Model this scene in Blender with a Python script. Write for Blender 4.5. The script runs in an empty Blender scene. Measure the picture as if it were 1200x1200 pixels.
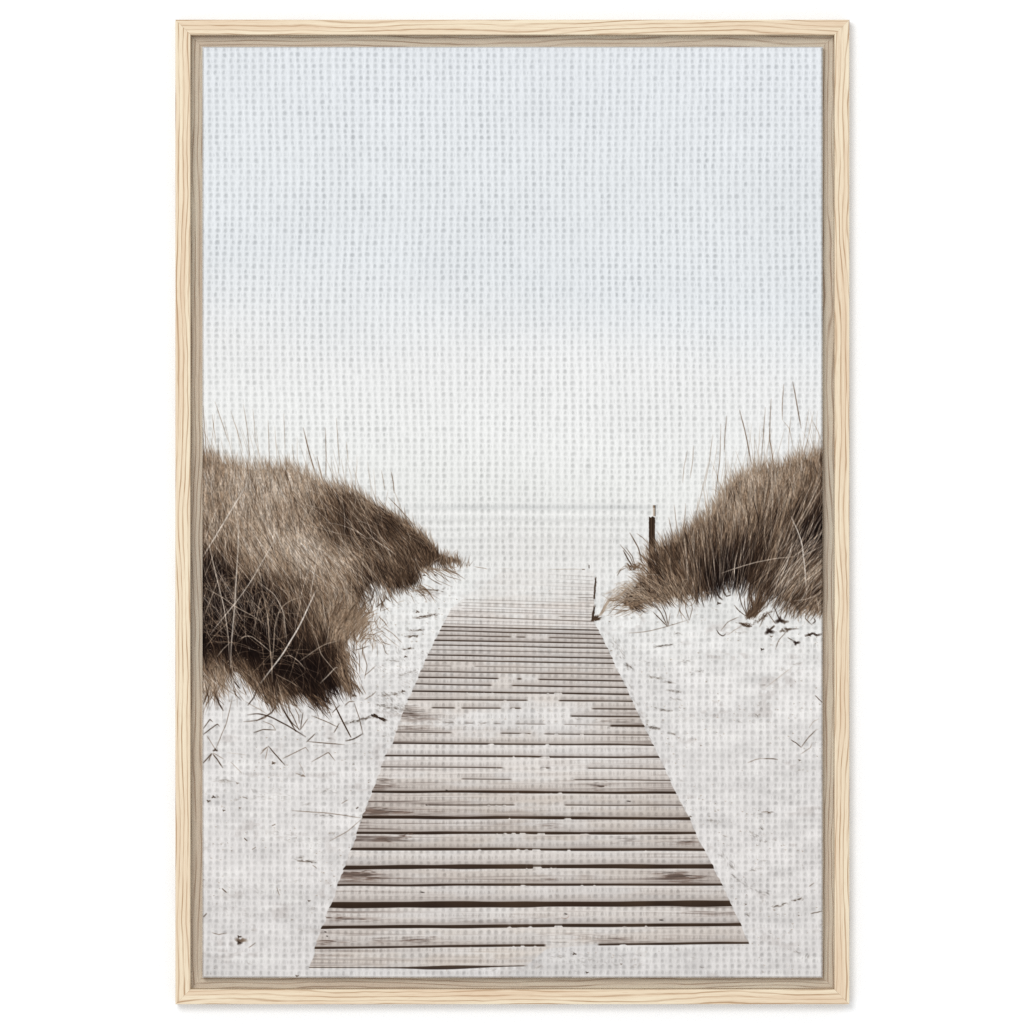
import bpy, math
import numpy as np

# ------------------------------------------------------------------ camera, world, lamps, exposure
S = 0.000825                       # metres per photograph pixel (the canvas is 60 x 90 cm)
CX, CY = 600.5, 600.0
D_FRAME, D_CANVAS, D_STEP = 0.0215, 0.0190, 0.0030
sc = bpy.context.scene
col = sc.collection

cam_d = bpy.data.cameras.new('camera')
cam = bpy.data.objects.new('camera', cam_d)
col.objects.link(cam)
CAM_DIST = 7.0
cam.location = ((600.0 - CX) * S, -D_FRAME - CAM_DIST, 0)
cam.rotation_euler = (math.radians(90), 0, 0)
cam_d.sensor_width = 36
cam_d.lens = 36 * CAM_DIST / (1200 * S)
cam_d.clip_end = 100
sc.camera = cam

world = bpy.data.worlds.new('World')
sc.world = world
world.use_nodes = True
bg = world.node_tree.nodes['Background']
bg.inputs[0].default_value = (1.0, 1.0, 1.0, 1)
bg.inputs[1].default_value = 0.90


def area(name, loc, target, size, power, colour):
    d = bpy.data.lights.new(name, 'AREA')
    d.shape = 'DISK'
    d.size = size
    d.energy = power
    d.color = colour
    o = bpy.data.objects.new(name, d)
    col.objects.link(o)
    o.location = loc
    v = np.array(target, float) - np.array(loc, float)
    from mathutils import Vector
    o.rotation_euler = Vector(v).to_track_quat('-Z', 'Y').to_euler()
    return o


area('studio_softbox', (-1.5, -7.3, 1.9), (0, 0, 0), 2.6, 240, (1.0, 0.995, 0.985))

sc.view_settings.view_transform = 'Standard'
sc.view_settings.look = 'None'
sc.view_settings.exposure = 0
sc.view_settings.gamma = 1
sc.view_settings.use_curve_mapping = False
sc.render.engine = 'CYCLES'
sc.cycles.use_denoising = False
sc.cycles.pixel_filter_type = 'BLACKMAN_HARRIS'
sc.cycles.filter_width = 1.25
sc.cycles.max_bounces = 8
LIGHT = 1.25                       # light falling on the print; sets how pale its inks have to be


# ------------------------------------------------------------------ helpers
def lin(c):
    c = np.clip(np.asarray(c, dtype=np.float64), 0, 1)
    return np.where(c <= 0.04045, c / 12.92, ((c + 0.055) / 1.055) ** 2.4)


def node_mat(name):
    m = bpy.data.materials.new(name)
    m.use_nodes = True
    nt = m.node_tree
    return m, nt, nt.nodes['Principled BSDF']


def mesh_obj(name, verts, faces, mats, parent=None, smooth=False, mat_idx=None):
    me = bpy.data.meshes.new(name)
    verts = np.asarray(verts, dtype=np.float32)
    faces = np.asarray(faces, dtype=np.int32)
    me.vertices.add(len(verts))
    me.vertices.foreach_set('co', verts.ravel())
    k = faces.shape[1]
    me.loops.add(faces.size)
    me.loops.foreach_set('vertex_index', faces.ravel())
    me.polygons.add(len(faces))
    me.polygons.foreach_set('loop_start', np.arange(0, faces.size, k, dtype=np.int32))
    me.update(calc_edges=True)
    me.polygons.foreach_set('use_smooth', np.full(len(faces), smooth, dtype=bool))
    for m in (mats if isinstance(mats, (list, tuple)) else [mats]):
        me.materials.append(m)
    if mat_idx is not None:
        me.polygons.foreach_set('material_index', np.asarray(mat_idx, dtype=np.int32))
    me.update()
    o = bpy.data.objects.new(name, me)
    col.objects.link(o)
    if parent is not None:
        o.parent = parent
    return o


# ------------------------------------------------------------------ wall
m_wall, nt, b = node_mat('white_wall_paint')
b.inputs['Base Color'].default_value = (0.85, 0.864, 0.878, 1)
b.inputs['Roughness'].default_value = 0.9
b.inputs['Specular IOR Level'].default_value = 0.2
tc = nt.nodes.new('ShaderNodeTexCoord')
nz = nt.nodes.new('ShaderNodeTexNoise')
nz.inputs['Scale'].default_value = 90
bp = nt.nodes.new('ShaderNodeBump')
bp.inputs['Strength'].default_value = 0.03
bp.inputs['Distance'].default_value = 0.001
nt.links.new(tc.outputs['Object'], nz.inputs['Vector'])
nt.links.new(nz.outputs['Fac'], bp.inputs['Height'])
nt.links.new(bp.outputs['Normal'], b.inputs['Normal'])
L = 2.5
wall = mesh_obj('wall', [(-L, 0, -L), (L, 0, -L), (L, 0, L), (-L, 0, L),
                         (-L, 0.1, -L), (L, 0.1, -L), (L, 0.1, L), (-L, 0.1, L)],
                [(0, 1, 2, 3), (5, 4, 7, 6), (4, 0, 3, 7), (1, 5, 6, 2), (3, 2, 6, 7), (4, 5, 1, 0)], m_wall)
wall['kind'] = 'structure'


# ------------------------------------------------------------------ bare wood
def wood_material(name, seed, grey=0.0):
    m, nt, b = node_mat(name)
    N, Lk = nt.nodes, nt.links

    def mapping(scale, off):
        mp = N.new('ShaderNodeMapping')
        mp.inputs['Scale'].default_value = scale
        mp.inputs['Location'].default_value = off
        Lk.new(tc.outputs['Object'], mp.inputs['Vector'])
        return mp

    def noise(mp, detail=2.0, rough=0.5, dist=0.0, dim='3D'):
        n = N.new('ShaderNodeTexNoise')
        n.inputs['Scale'].default_value = 1
        n.inputs['Detail'].default_value = detail
        n.inputs['Roughness'].default_value = rough
        n.inputs['Distortion'].default_value = dist
        Lk.new(mp.outputs[0], n.inputs['Vector'])
        return n

    def math_(op, a, b_=None, c=None, clamp=False):
        n = N.new('ShaderNodeMath')
        n.operation = op
        n.use_clamp = clamp
        for i, v in enumerate((a, b_, c)):
            if v is None:
                continue
            if isinstance(v, (int, float)):
                n.inputs[i].default_value = v
            else:
                Lk.new(v, n.inputs[i])
        return n.outputs[0]
    tc = N.new('ShaderNodeTexCoord')
    sep = N.new('ShaderNodeSeparateXYZ')
    Lk.new(tc.outputs['Object'], sep.inputs[0])
    # slow wander of the grain along the rail
    wander = noise(mapping((5, 20, 20), (seed * 3.1, 0, 0)), 2, 0.5)
    wander2 = noise(mapping((28, 90, 60), (seed * 5.7, 2, 0)), 2, 0.5)
    w = math_('ADD', math_('MULTIPLY', wander.outputs['Fac'], 0.024), math_('MULTIPLY', wander2.outputs['Fac'], 0.0030))
    yz = math_('ADD', sep.outputs['Y'], math_('MULTIPLY', sep.outputs['Z'], 0.6))
    yy = math_('ADD', yz, w)
    # growth rings: one dark late-wood line every 4.4 mm, uneven
    ph = math_('MULTIPLY', yy, 6.2832 / 0.0046)
    s1 = math_('SINE', ph)
    ring = math_('POWER', math_('MULTIPLY_ADD', s1, 0.5, 0.5), 4.5)
    patch = noise(mapping((16, 260, 200), (seed, 4, 1)), 2, 0.6)
    ring = math_('MULTIPLY', ring, math_('MULTIPLY_ADD', patch.outputs['Fac'], 2.6, -0.62, True))
    fine = noise(mapping((22, 1500, 1100), (seed, 1, 3)), 3, 0.6)
    pores = noise(mapping((90, 2600, 1800), (seed, 7, 3)), 2, 0.6)
    broad = noise(mapping((5, 160, 120), (seed, 8, 2)), 2, 0.5)
    cr = N.new('ShaderNodeValToRGB')
    e = cr.color_ramp.elements
    e[0].position = 0.36
    e[0].color = (*(lin([229 / 255, 205 / 255, 176 / 255]) / LIGHT), 1)
    e[1].position = 0.61
    e[1].color = (*(lin([243 / 255, 229 / 255, 202 / 255]) / LIGHT), 1)
    f = math_('ADD', math_('MULTIPLY', broad.outputs['Fac'], 0.55), math_('MULTIPLY', fine.outputs['Fac'], 0.45))
    Lk.new(f, cr.inputs[0])
    mx = N.new('ShaderNodeMix')
    mx.data_type = 'RGBA'
    Lk.new(ring, mx.inputs[0])
    Lk.new(cr.outputs[0], mx.inputs[6])
    mx.inputs[7].default_value = (*(lin([184 / 255, 151 / 255, 117 / 255]) / LIGHT), 1)
    mx2 = N.new('ShaderNodeMix')
    mx2.data_type = 'RGBA'
    Lk.new(math_('MULTIPLY', math_('MULTIPLY_ADD', pores.outputs['Fac'], 7.0, -4.1, True), 0.42), mx2.inputs[0])
    Lk.new(mx.outputs[2], mx2.inputs[6])
    mx2.inputs[7].default_value = (*(lin([190 / 255, 150 / 255, 115 / 255]) / LIGHT), 1)
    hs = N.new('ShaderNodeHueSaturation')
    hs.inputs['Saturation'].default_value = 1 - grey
    hs.inputs['Value'].default_value = 1 - grey * .35  # duller, darker wood where shade is painted into the colour
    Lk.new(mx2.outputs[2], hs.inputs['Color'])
    Lk.new(hs.outputs[0], b.inputs['Base Color'])
    b.inputs['Roughness'].default_value = 0.62
    b.inputs['Specular IOR Level'].default_value = 0.25
    bump = N.new('ShaderNodeBump')
    bump.inputs['Strength'].default_value = 0.35
    bump.inputs['Distance'].default_value = 0.0003
    h = math_('SUBTRACT', math_('MULTIPLY', fine.outputs['Fac'], 0.6), ring)
    Lk.new(h, bump.inputs['Height'])
    Lk.new(bump.outputs['Normal'], b.inputs['Normal'])
    return m


# ------------------------------------------------------------------ the framed print: rails
pic = bpy.data.objects.new('framed_canvas_print', None)
col.objects.link(pic)
pic.location = (0, 0, 0)
pic.empty_display_size = 0.1
pic['label'] = 'tall canvas print of a beach boardwalk between grassy dunes in a pale wooden floater frame'
pic['category'] = 'framed picture'

FW = 17.6 * S                      # face width
HX, HZ = 395.0 * S, 577.0 * S      # half size of the frame


def rail(length, material, ang, loc, step_material):
    """local x along the rail, y inwards, z towards the viewer; ends cut at 45 degrees"""
    h = length / 2
    r = 0.0009
    # cross sections as (y, z), open polylines closed on themselves
    prof = [(0, 0), (0, D_FRAME - r), (r * 0.3, D_FRAME - r * 0.3), (r, D_FRAME), (FW - r, D_FRAME),
            (FW - r * 0.3, D_FRAME - r * 0.3), (FW, D_FRAME - r), (FW, 0)]
    step = [(FW + 0.00002, 0.0), (FW + 0.00002, D_STEP), (FW + 21 * S, D_STEP), (FW + 21 * S, 0.0)]

    def sweep(name, pr, parent, material=material):
        n = len(pr)
        v, f = [], []
        for sgn in (-1, 1):
            for (y, z) in pr:
                v.append((sgn * (h - y - 0.00004), y, z))
        for i in range(n):
            j = (i + 1) % n
            f.append((i, n + i, n + j, j))
        me = bpy.data.meshes.new(name)
        me.from_pydata(v, [], f + [tuple(range(n)), tuple(range(2 * n - 1, n - 1, -1))])
        me.materials.append(material)
        import bmesh
        bm = bmesh.new()
        bm.from_mesh(me)
        bmesh.ops.recalc_face_normals(bm, faces=bm.faces)
        bm.to_mesh(me)
        bm.free()
        o = bpy.data.objects.new(name, me)
        col.objects.link(o)
        o.parent = parent
        return o
    o = sweep('frame_rail', prof, pic)
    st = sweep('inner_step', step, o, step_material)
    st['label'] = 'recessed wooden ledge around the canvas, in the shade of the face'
    from mathutils import Matrix
    # local y -> inward, local z -> -Y world
    ca, sa = math.cos(ang), math.sin(ang)
    # x axis (along), y axis (inward) in the XZ plane, z axis = -Y
    xa = (ca, 0, sa)
    ya = (-sa, 0, ca)
    za = (0, -1, 0)
    M = Matrix(((xa[0], ya[0], za[0], loc[0]), (xa[1], ya[1], za[1], loc[1]), (xa[2], ya[2], za[2], loc[2]), (0, 0, 0, 1)))
    o.matrix_local = M
    return o


for i, (ln, ang, loc) in enumerate([(2 * HX, 0, (0, 0, -HZ)), (2 * HZ, math.pi / 2, (HX, 0, 0)),
                                    (2 * HX, math.pi, (0, 0, HZ)), (2 * HZ, -math.pi / 2, (-HX, 0, 0))]):
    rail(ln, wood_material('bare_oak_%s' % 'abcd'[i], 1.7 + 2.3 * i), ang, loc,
         wood_material('shaded_step_oak_%s' % 'abcd'[i], 1.7 + 2.3 * i, .22))  # same oak as the rail, with the ledge's shade put into its colour
# ------------------------------------------------------------------ the printed image, painted on the weave's own vertices
RES = 1.5
X0, X1, Y0, Y1 = 237.0, 964.2, 54.4, 1146.2
GW, GH = int(round((X1 - X0) * RES)), int(round((Y1 - Y0) * RES))
gx = np.linspace(X0, X1, GW)
gy = np.linspace(Y0, Y1, GH)
X, Y = np.meshgrid(gx.astype(np.float32), gy.astype(np.float32))
rng = np.random.default_rng(7)


def vnoise(sx, sy, seed, x=None, y=None):
    """smooth value noise with cells of sx by sy photo pixels, 0..1"""
    x = X if x is None else x
    y = Y if y is None else y
    g = np.random.default_rng(seed).random((int((Y1 - Y0) / sy) + 8, int((X1 - X0) / sx) + 8)).astype(np.float32)
    u = (x - X0 + 2 * sx) / sx
    v = (y - Y0 + 2 * sy) / sy
    u = np.clip(u, 0, g.shape[1] - 2.001)
    v = np.clip(v, 0, g.shape[0] - 2.001)
    iu, iv = u.astype(int), v.astype(int)
    fu, fv = u - iu, v - iv
    fu = fu * fu * (3 - 2 * fu)
    fv = fv * fv * (3 - 2 * fv)
    return (g[iv, iu] * (1 - fu) + g[iv, iu + 1] * fu) * (1 - fv) + (g[iv + 1, iu] * (1 - fu) + g[iv + 1, iu + 1] * fu) * fv


def sstep(a, b_, t):
    t = np.clip((t - a) / (b_ - a), 0, 1)
    return t * t * (3 - 2 * t)


def mixc(img, colr, a):
    a = a[..., None]
    return img * (1 - a) + np.asarray(colr, dtype=np.float32) * a


def c255(*c):
    return np.array(c, dtype=np.float32) / 255


TL = [0, 22, 60, 100, 150, 200, 235]
TR = [12, 24, 69, 113, 161, 206, 236]
TG = [8, 14, 53, 92, 141, 196, 233]
TB = [7, 11, 40, 74, 120, 185, 230]


def tone(Lm):
    Lm = np.asarray(Lm, dtype=np.float32)
    return np.stack([np.interp(Lm, TL, T) for T in (TR, TG, TB)], -1).astype(np.float32) / 255


# --- sky, far water, sand
img = np.empty((GH, GW, 3), np.float32)
ytilt = Y + (600 - X) * 0.10 + (vnoise(160, 90, 1) - 0.5) * 40
stops_y = [54, 200, 330, 375, 430, 500, 570, 640, 720, 800, 1000, 1146]
cs = np.array([(226, 230, 234), (226, 230, 233), (225, 229, 232), (228, 231, 233), (234, 235, 235), (236, 237, 236), (233, 234, 232),
               (230, 230, 228), (230, 230, 228), (227, 225, 223), (221, 218, 216), (214, 211, 209)], dtype=np.float32) / 255
ym = np.where(Y < 560, ytilt, Y)
for k in range(3):
    img[..., k] = np.interp(ym, stops_y, cs[:, k])
img += ((vnoise(55, 40, 2) - 0.5) * 0.012 + (vnoise(140, 90, 3) - 0.5) * 0.014)[..., None]
# horizon and pale bands of sea
hz = np.exp(-((Y - 594.5) / 3.2) ** 2) * (0.45 + 0.55 * sstep(470, 560, X)) * sstep(420, 500, X) * (1 - sstep(735, 800, X))
img = mixc(img, c255(205, 206, 205), hz * 0.7)
for yy_, w_, a_ in ((602, 2.2, -.3), (610, 2.4, .26), (616, 1.4, -.2), (620, 1.6, .2), (627, 2, -.15), (632, 2.6, .28), (641, 2, .12), (650, 4, .2)):
    bnd = np.exp(-((Y - yy_ - (vnoise(70, 30, 11) - .5) * 3) / w_) ** 2) * sstep(430, 520, X) * (1 - sstep(720, 790, X))
    img = mixc(img, c255(210, 210, 208) if a_ > 0 else c255(242, 242, 240), np.clip(bnd * abs(a_) * 1.9, 0, 1))
haze_w = sstep(600, 640, Y) * (1 - sstep(670, 690, Y)) * sstep(540, 600, X) * (1 - sstep(690, 730, X))
img = mixc(img, c255(228, 226, 223), haze_w * 0.35)

# sand relief: broad soft mottling, footprints, grit
sand = sstep(668, 700, Y)
rel = (vnoise(38, 14, 21) - .5) * 0.030 + (vnoise(14, 6, 22) - .5) * 0.022 + (vnoise(5, 3, 23) - .5) * 0.014
img += (rel * 1.9 * sand)[..., None]
sp = sstep(0.70, 0.9, vnoise(30, 14, 24)) * sand * sstep(0.35, 0.7, vnoise(7, 4, 28))
img = mixc(img, c255(188, 181, 177), sp * 0.42)
brt = sstep(0.72, 0.93, vnoise(26, 10, 25)) * sand
img = mixc(img, c255(236, 234, 231), brt * 0.4)

part_id = np.zeros((GH, GW), np.uint8)        # 0 the bare picture ground, 1.. the printed subjects


# --- stroke rasteriser --------------------------------------------------------
def splat(P, W, C, A, batch=400):
    """P (N,K,2) points in photo px, W (N,) widths px, C (N,3), A (N,K) opacity. Later strokes lie over earlier ones."""
    global img
    N, K = P.shape[:2]
    cov_all = np.zeros((GH, GW), np.float32)
    for s in range(0, N, batch):
        p = P[s:s + batch]
        # resample so that samples are at most 0.6 grid px apart
        seg = np.linalg.norm(np.diff(p, axis=1), axis=2).max() * RES
        m = max(1, int(math.ceil(seg / 0.6)))
        t = np.linspace(0, K - 1, (K - 1) * m + 1)
        i = np.minimum(t.astype(int), K - 2)
        f = (t - i)[None, :, None]
        q = p[:, i] * (1 - f) + p[:, i + 1] * f
        a = A[s:s + batch][:, i] * (1 - f[..., 0]) + A[s:s + batch][:, i + 1] * f[..., 0]
        d = np.gradient(q, axis=1)
        ln = np.linalg.norm(d, axis=2, keepdims=True) + 1e-6
        step = ln[..., 0] * RES
        nrm = np.stack([-d[..., 1], d[..., 0]], -1) / ln
        w = W[s:s + batch]
        gq = (q - np.array([X0, Y0])) * np.array([(GW - 1) / (X1 - X0), (GH - 1) / (Y1 - Y0)])
        no = max(1, int(math.ceil(w.max() * RES)))
        taper = np.clip(a, 0, 1)
        bi0 = max(0, int(gq[..., 0].min()) - 3)
        bi1 = min(GW, int(gq[..., 0].max()) + 5)
        bj0 = max(0, int(gq[..., 1].min()) - 3)
        bj1 = min(GH, int(gq[..., 1].max()) + 5)
        if bi1 - bi0 < 3 or bj1 - bj0 < 3:
            continue
        bw, bh = bi1 - bi0, bj1 - bj0
        acc = np.zeros(bw * bh, np.float64)
        accc = [np.zeros(bw * bh, np.float64) for _ in range(3)]
        for o in range(no):
            off = (o - (no - 1) / 2) / no
            g = gq + nrm * (off * w[:, None, None] * RES)
            wt = taper * step * (w[:, None] * RES / no)
            wt = np.minimum(wt, 1.0)
            gxf, gyf = g[..., 0], g[..., 1]
            ok = (gxf >= bi0) & (gxf < bi1 - 1.001) & (gyf >= bj0) & (gyf < bj1 - 1.001)
            cc = np.broadcast_to(C[s:s + batch][:, None, :], g.shape[:2] + (3,))
            gxf, gyf, wt, cc = gxf[ok], gyf[ok], wt[ok], cc[ok]
            ix, iy = gxf.astype(int), gyf.astype(int)
            fx, fy = gxf - ix, gyf - iy
            for dx, dy, ww in ((0, 0, (1 - fx) * (1 - fy)), (1, 0, fx * (1 - fy)), (0, 1, (1 - fx) * fy), (1, 1, fx * fy)):
                idx = (iy + dy - bj0) * bw + ix + dx - bi0
                wv = wt * ww
                acc += np.bincount(idx, wv, bw * bh)
                for k in range(3):
                    accc[k] += np.bincount(idx, wv * cc[:, k], bw * bh)
        acc = acc.reshape(bh, bw)
        sub = img[bj0:bj1, bi0:bi1]
        nzm = acc > 1e-4
        al = np.clip(acc[nzm], 0, 1).astype(np.float32)
        for k in range(3):
            ck = (accc[k].reshape(bh, bw)[nzm] / acc[nzm]).astype(np.float32)
            sub[..., k][nzm] = sub[..., k][nzm] * (1 - al) + ck * al
        cs_ = cov_all[bj0:bj1, bi0:bi1]
        cs_[nzm] = np.maximum(cs_[nzm], al)
    return cov_all


def poly_strokes(lines, neutral=False):
    """lines: (points, luminance, width, alpha[, fade]) -> smooth curved thin marks, drawn together"""
    P, W, C, A = [], [], [], []
    K = 24
    for ln_ in lines:
        pts, Lm, w, a = ln_[:4]
        fade = ln_[4] if len(ln_) > 4 else 'tip'
        pts = np.array(pts, float)
        dd = np.r_[0, np.cumsum(np.linalg.norm(np.diff(pts, axis=0), axis=1))]
        t = np.linspace(0, dd[-1], K)
        q = np.stack([np.interp(t, dd, pts[:, 0]), np.interp(t, dd, pts[:, 1])], 1)
        if len(pts) > 2 and fade != 'sharp':
            for _ in range(2):
                q[1:-1] = (q[:-2] + 2 * q[1:-1] + q[2:]) / 4
        q += np.cumsum(rng.normal(0, 0.06, q.shape), axis=0)
        u = np.linspace(0, 1, K)
        al = np.full(K, a)
        if fade in ('tip', 'sharp'):
            al = a * (0.35 + 0.65 * np.minimum(1, u * 5)) * (0.35 + 0.65 * np.minimum(1, (1 - u) * 4))
        elif fade == 'both':
            al = a * np.sin(np.pi * np.clip(u, 0.02, 0.98)) ** 0.7
        al = al * (0.85 + 0.3 * rng.random(K))
        P.append(q); W.append(w); C.append(Lm / 255 * np.array([1.14, .97, .88]) if neutral else tone(Lm)); A.append(al)
    return splat(np.array(P), np.array(W), np.array(C), np.array(A), batch=len(P))


def dots(D):
    """dark specks (x, y, radius, luminance, alpha)"""
    global img
    for (x, y, r, Lm, a) in D:
        i0, i1 = int((x - X0 - 3 * r) * RES), int((x - X0 + 3 * r) * RES) + 2
        j0, j1 = int((y - Y0 - 3 * r) * RES), int((y - Y0 + 3 * r) * RES) + 2
        i0, j0 = max(i0, 0), max(j0, 0)
        if i0 >= i1 or j0 >= j1 or i0 >= GW or j0 >= GH:
            continue
        sx = X[j0:j1, i0:i1] - x
        sy = Y[j0:j1, i0:i1] - y
        th = rng.random() * 3.14
        wob = 1 + 0.35 * np.sin(3 * np.arctan2(sy, sx) + th)
        d = np.sqrt(sx ** 2 * 0.55 + sy ** 2 * 1.5) / (r * wob)
        m = np.clip(1.6 - d, 0, 1) * a
        img[j0:j1, i0:i1] = mixc(img[j0:j1, i0:i1], tone(Lm), m)


def smear(x0, y0, x1, y1, w, Lm, a, n=40, jit=1.0):
    """a short ragged patch of shadow or litter made of many small marks"""
    t = rng.random(n)
    cx = x0 + (x1 - x0) * t + rng.normal(0, w, n)
    cy = y0 + (y1 - y0) * t + rng.normal(0, w * 0.35, n)
    ln_ = rng.uniform(1, 5, n) * jit
    an = rng.normal(math.atan2(y1 - y0, x1 - x0), 0.35, n)
    P = np.stack([np.stack([cx - np.cos(an) * ln_, cy - np.sin(an) * ln_], 1), np.stack([cx, cy], 1),
                  np.stack([cx + np.cos(an) * ln_, cy + np.sin(an) * ln_], 1)], 1)
    A = np.array([0.2, 1, 0.2])[None] * a * rng.uniform(.4, 1, (n, 1))
    Ls = np.full(n, Lm) + rng.normal(0, 14, n)
    gy_ = np.clip(Ls / 255, 0, 1)[:, None] * np.array([1.0, .975, .955])
    gk = np.clip((Lm - 60) / 60, 0, 1) * .75
    splat(P, rng.uniform(.6, 1.6, n), tone(Ls) * (1 - gk) + gy_ * gk, A, batch=n)


# --- grit on the sand
n = 2600
sx_ = rng.uniform(X0, X1, n)
sy_ = rng.uniform(690, 1146, n)
keep = vnoise(45, 30, 31, sx_, sy_) > 0.45
near = ((sx_ > 440) & (sx_ < 530) & (sy_ > 690) & (sy_ < 870))
keep |= near & (rng.random(n) < 0.8)
dots([(x, y, rng.uniform(.3, .75), rng.uniform(90, 170), rng.uniform(.15, .55)) for x, y, k in zip(sx_, sy_, keep) if k])
n = 150
for _ in range(n):
    x, y = rng.uniform(X0 + 5, X1 - 5), rng.uniform(720, 1140)
    smear(x, y, x + rng.uniform(-9, 9), y + rng.uniform(-2, 3), 2.0, rng.uniform(120, 180), .33, n=int(rng.uniform(4, 14)), jit=.7)

# --- boardwalk ----------------------------------------------------------------
LE = np.array([(668, 590), (682, 572), (690, 560), (698, 546), (707, 536), (716, 527), (731, 520), (750.4, 510), (773.6, 499),
               (801, 487.5), (829, 474), (872, 460), (886, 451.5), (899, 447), (928, 436), (957.7, 425), (976, 418.5), (995, 411.5), (1016, 404),
               (1037, 395.5), (1060, 388), (1087, 377), (1110.8, 369), (1134, 364), (1160, 358)])
RE = np.array([(668, 697), (727, 695.5), (738.6, 700.5), (759.8, 712), (777.4, 720), (813, 737), (840, 749), (872.7, 765), (887, 772.5),
               (929, 792), (959, 808), (976.6, 815), (995.5, 825), (1015, 835), (1036.6, 846), (1059, 856), (1083.5, 868), (1105, 877), (1140, 893)])
xl = np.interp(Y, LE[:, 0], LE[:, 1]) + (vnoise(400, 4, 41) - .5) * 2.2 + (vnoise(400, 13, 43) - .5) * 3 * sstep(850, 1000, Y)
xr = np.interp(Y, RE[:, 0], RE[:, 1]) + (vnoise(400, 4, 42) - .5) * 1.6
U = (X - xl) / (xr - xl)
inside = sstep(-0.5, 0.6, X - xl) * sstep(-0.5, 0.6, xr - X)

# gap lines: y at the two edges, thickness, darkness 0..1, and spans (in photo x) that stay open; None = all across
G = [
    (670, 676, .6, .22, [(640, 697)]), (674, 680.5, .6, .25, [(655, 697)]), (679, 684.5, .6, .25, [(640, 697)]), (684, 688.5, .6, .22, [(600, 697)]),
    (688, 692, .6, .22, [(650, 697)]), (693.5, 697, .8, .32, [(615, 697)]), (697.5, 700.3, .9, .5, [(676, 697)]),
    (699.0, 703.5, .7, .25, [(552, 697)]), (702.5, 706.8, .8, .28, [(545, 697)]), (706, 710.8, .8, .33, [(540, 697)]), (709.5, 714.5, .7, .28, [(536, 697)]),
    (712.5, 718, .8, .3, [(540, 697)]), (715.6, 720.4, .9, .38, [(527, 697)]), (719, 723.6, 1.2, .45, [(654, 695)]), (722.3, 728.2, 1.0, .62, None), (727, 732, .7, .3, None),
    (731, 735.5, .9, .4, None), (734.4, 738.6, 1.4, .92, None), (739, 743.8, 1.4, .95, None), (744.6, 748.6, 1.3, .8, [(505, 600), (604, 617), (642, 710)]),
    (750.4, 753.8, 1.5, .95, None), (756, 759.8, 1.3, .85, None), (761.6, 765.6, .9, .6, None), (767.6, 771.4, 1.6, .97, None), (773.7, 777.6, 1.4, .9, None),
    (780.2, 783.8, .8, .5, [(495, 530), (555, 720)]), (786.6, 790.9, 1.2, .85, None), (793.7, 798, 1.6, .93, [(480, 585), (605, 612), (630, 735)]),
    (801.6, 805.9, 1.5, .93, [(480, 577), (599, 740)]), (810.1, 813.8, 1.8, .97, None), (819.8, 821.9, 1.5, .9, [(470, 619), (654, 745)]),
    (829.2, 831, 1.5, .85, [(505, 534), (540, 588), (597, 611), (693, 750)]), (837.5, 840, 1.6, .9, [(668, 752)]), (846.5, 850.5, .8, .55, [(520, 533), (544, 556), (578, 588), (603, 640), (660, 715)]),
    (849.5, 850.8, 2.6, .95, [(714, 760)]), (858, 861.6, 1.2, .8, [(462, 530), (586, 623), (637, 765)]),
    (871.2, 873.2, 1.9, .9, None), (885.8, 887.6, 2.0, .92, None), (899, 901.2, 1.3, .75, [(440, 590), (633, 645), (688, 790)]),
    (912, 914.6, 1.1, .6, [(540, 600), (672, 800)]), (927.6, 929.2, 2.4, .98, None), (943.4, 944, 1.2, .7, [(500, 604), (661, 800)]),
    (957.6, 959.6, 2.8, .98, None), (976.2, 976.6, 2.6, .96, None), (995, 995.6, 2.5, .95, None), (1016.6, 1015, 4.2, .96, None),
    (1037.6, 1036.6, 2.2, .95, None), (1060.6, 1059, 6.8, .97, None), (1087, 1083.5, 3.2, .97, None), (1110.9, 1105.2, 2.2, .93, [(366, 640), (700, 880)]),
    (1133.8, 1131, 1.6, .9, [(360, 616)]),
]
# planks: tone of every board between two gaps
order = sorted(range(len(G)), key=lambda i: G[i][0])
yg = np.stack([G[i][0] + (G[i][1] - G[i][0]) * U for i in order], 0)
idx = np.sum(Y[None] > yg, axis=0)                         # board number at each point
prand = np.random.default_rng(5)
nb = len(G) + 1
ends_l = prand.uniform(.1, .55, nb)
ends_r = prand.uniform(.1, .5, nb)
base_l = prand.uniform(214, 226, nb)
special = {927.6: (1.0, .62, 208), 943.4: (1.15, .40, 208), 957.6: (.85, .40, 214), 976.2: (.8, .62, 212), 995: (0.0, .2, 226), 1016.6: (1.25, 1.15, 214),
           1037.6: (.25, .1, 224), 1060.6: (.4, .5, 224), 1087: (.55, .45, 217), 1110.9: (.3, .1, 211), 912: (.6, .75, 214), 899: (.3, .5, 220),
           885.8: (.2, .5, 222), 871.2: (.1, .2, 226), 858: (.7, .5, 214), 849.5: (.7, .7, 216), 837.5: (.8, .3, 214), 829.2: (.6, .6, 216), 1133.8: (0, 0, 217)}
for rank, i in enumerate(order):
    if G[i][0] in special:
        e = special[G[i][0]]
        ends_l[rank + 1], ends_r[rank + 1], base_l[rank + 1] = e
base = np.array(base_l)[idx]
el = np.array(ends_l)[idx]
er = np.array(ends_r)[idx]
Ux = U + (vnoise(12, 2, 51) - .5) * .12
wl = np.exp(-np.clip(Ux, 0, 2) / .22) * el
wr = np.exp(-np.clip(1 - Ux, 0, 2) / .20) * er
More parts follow.
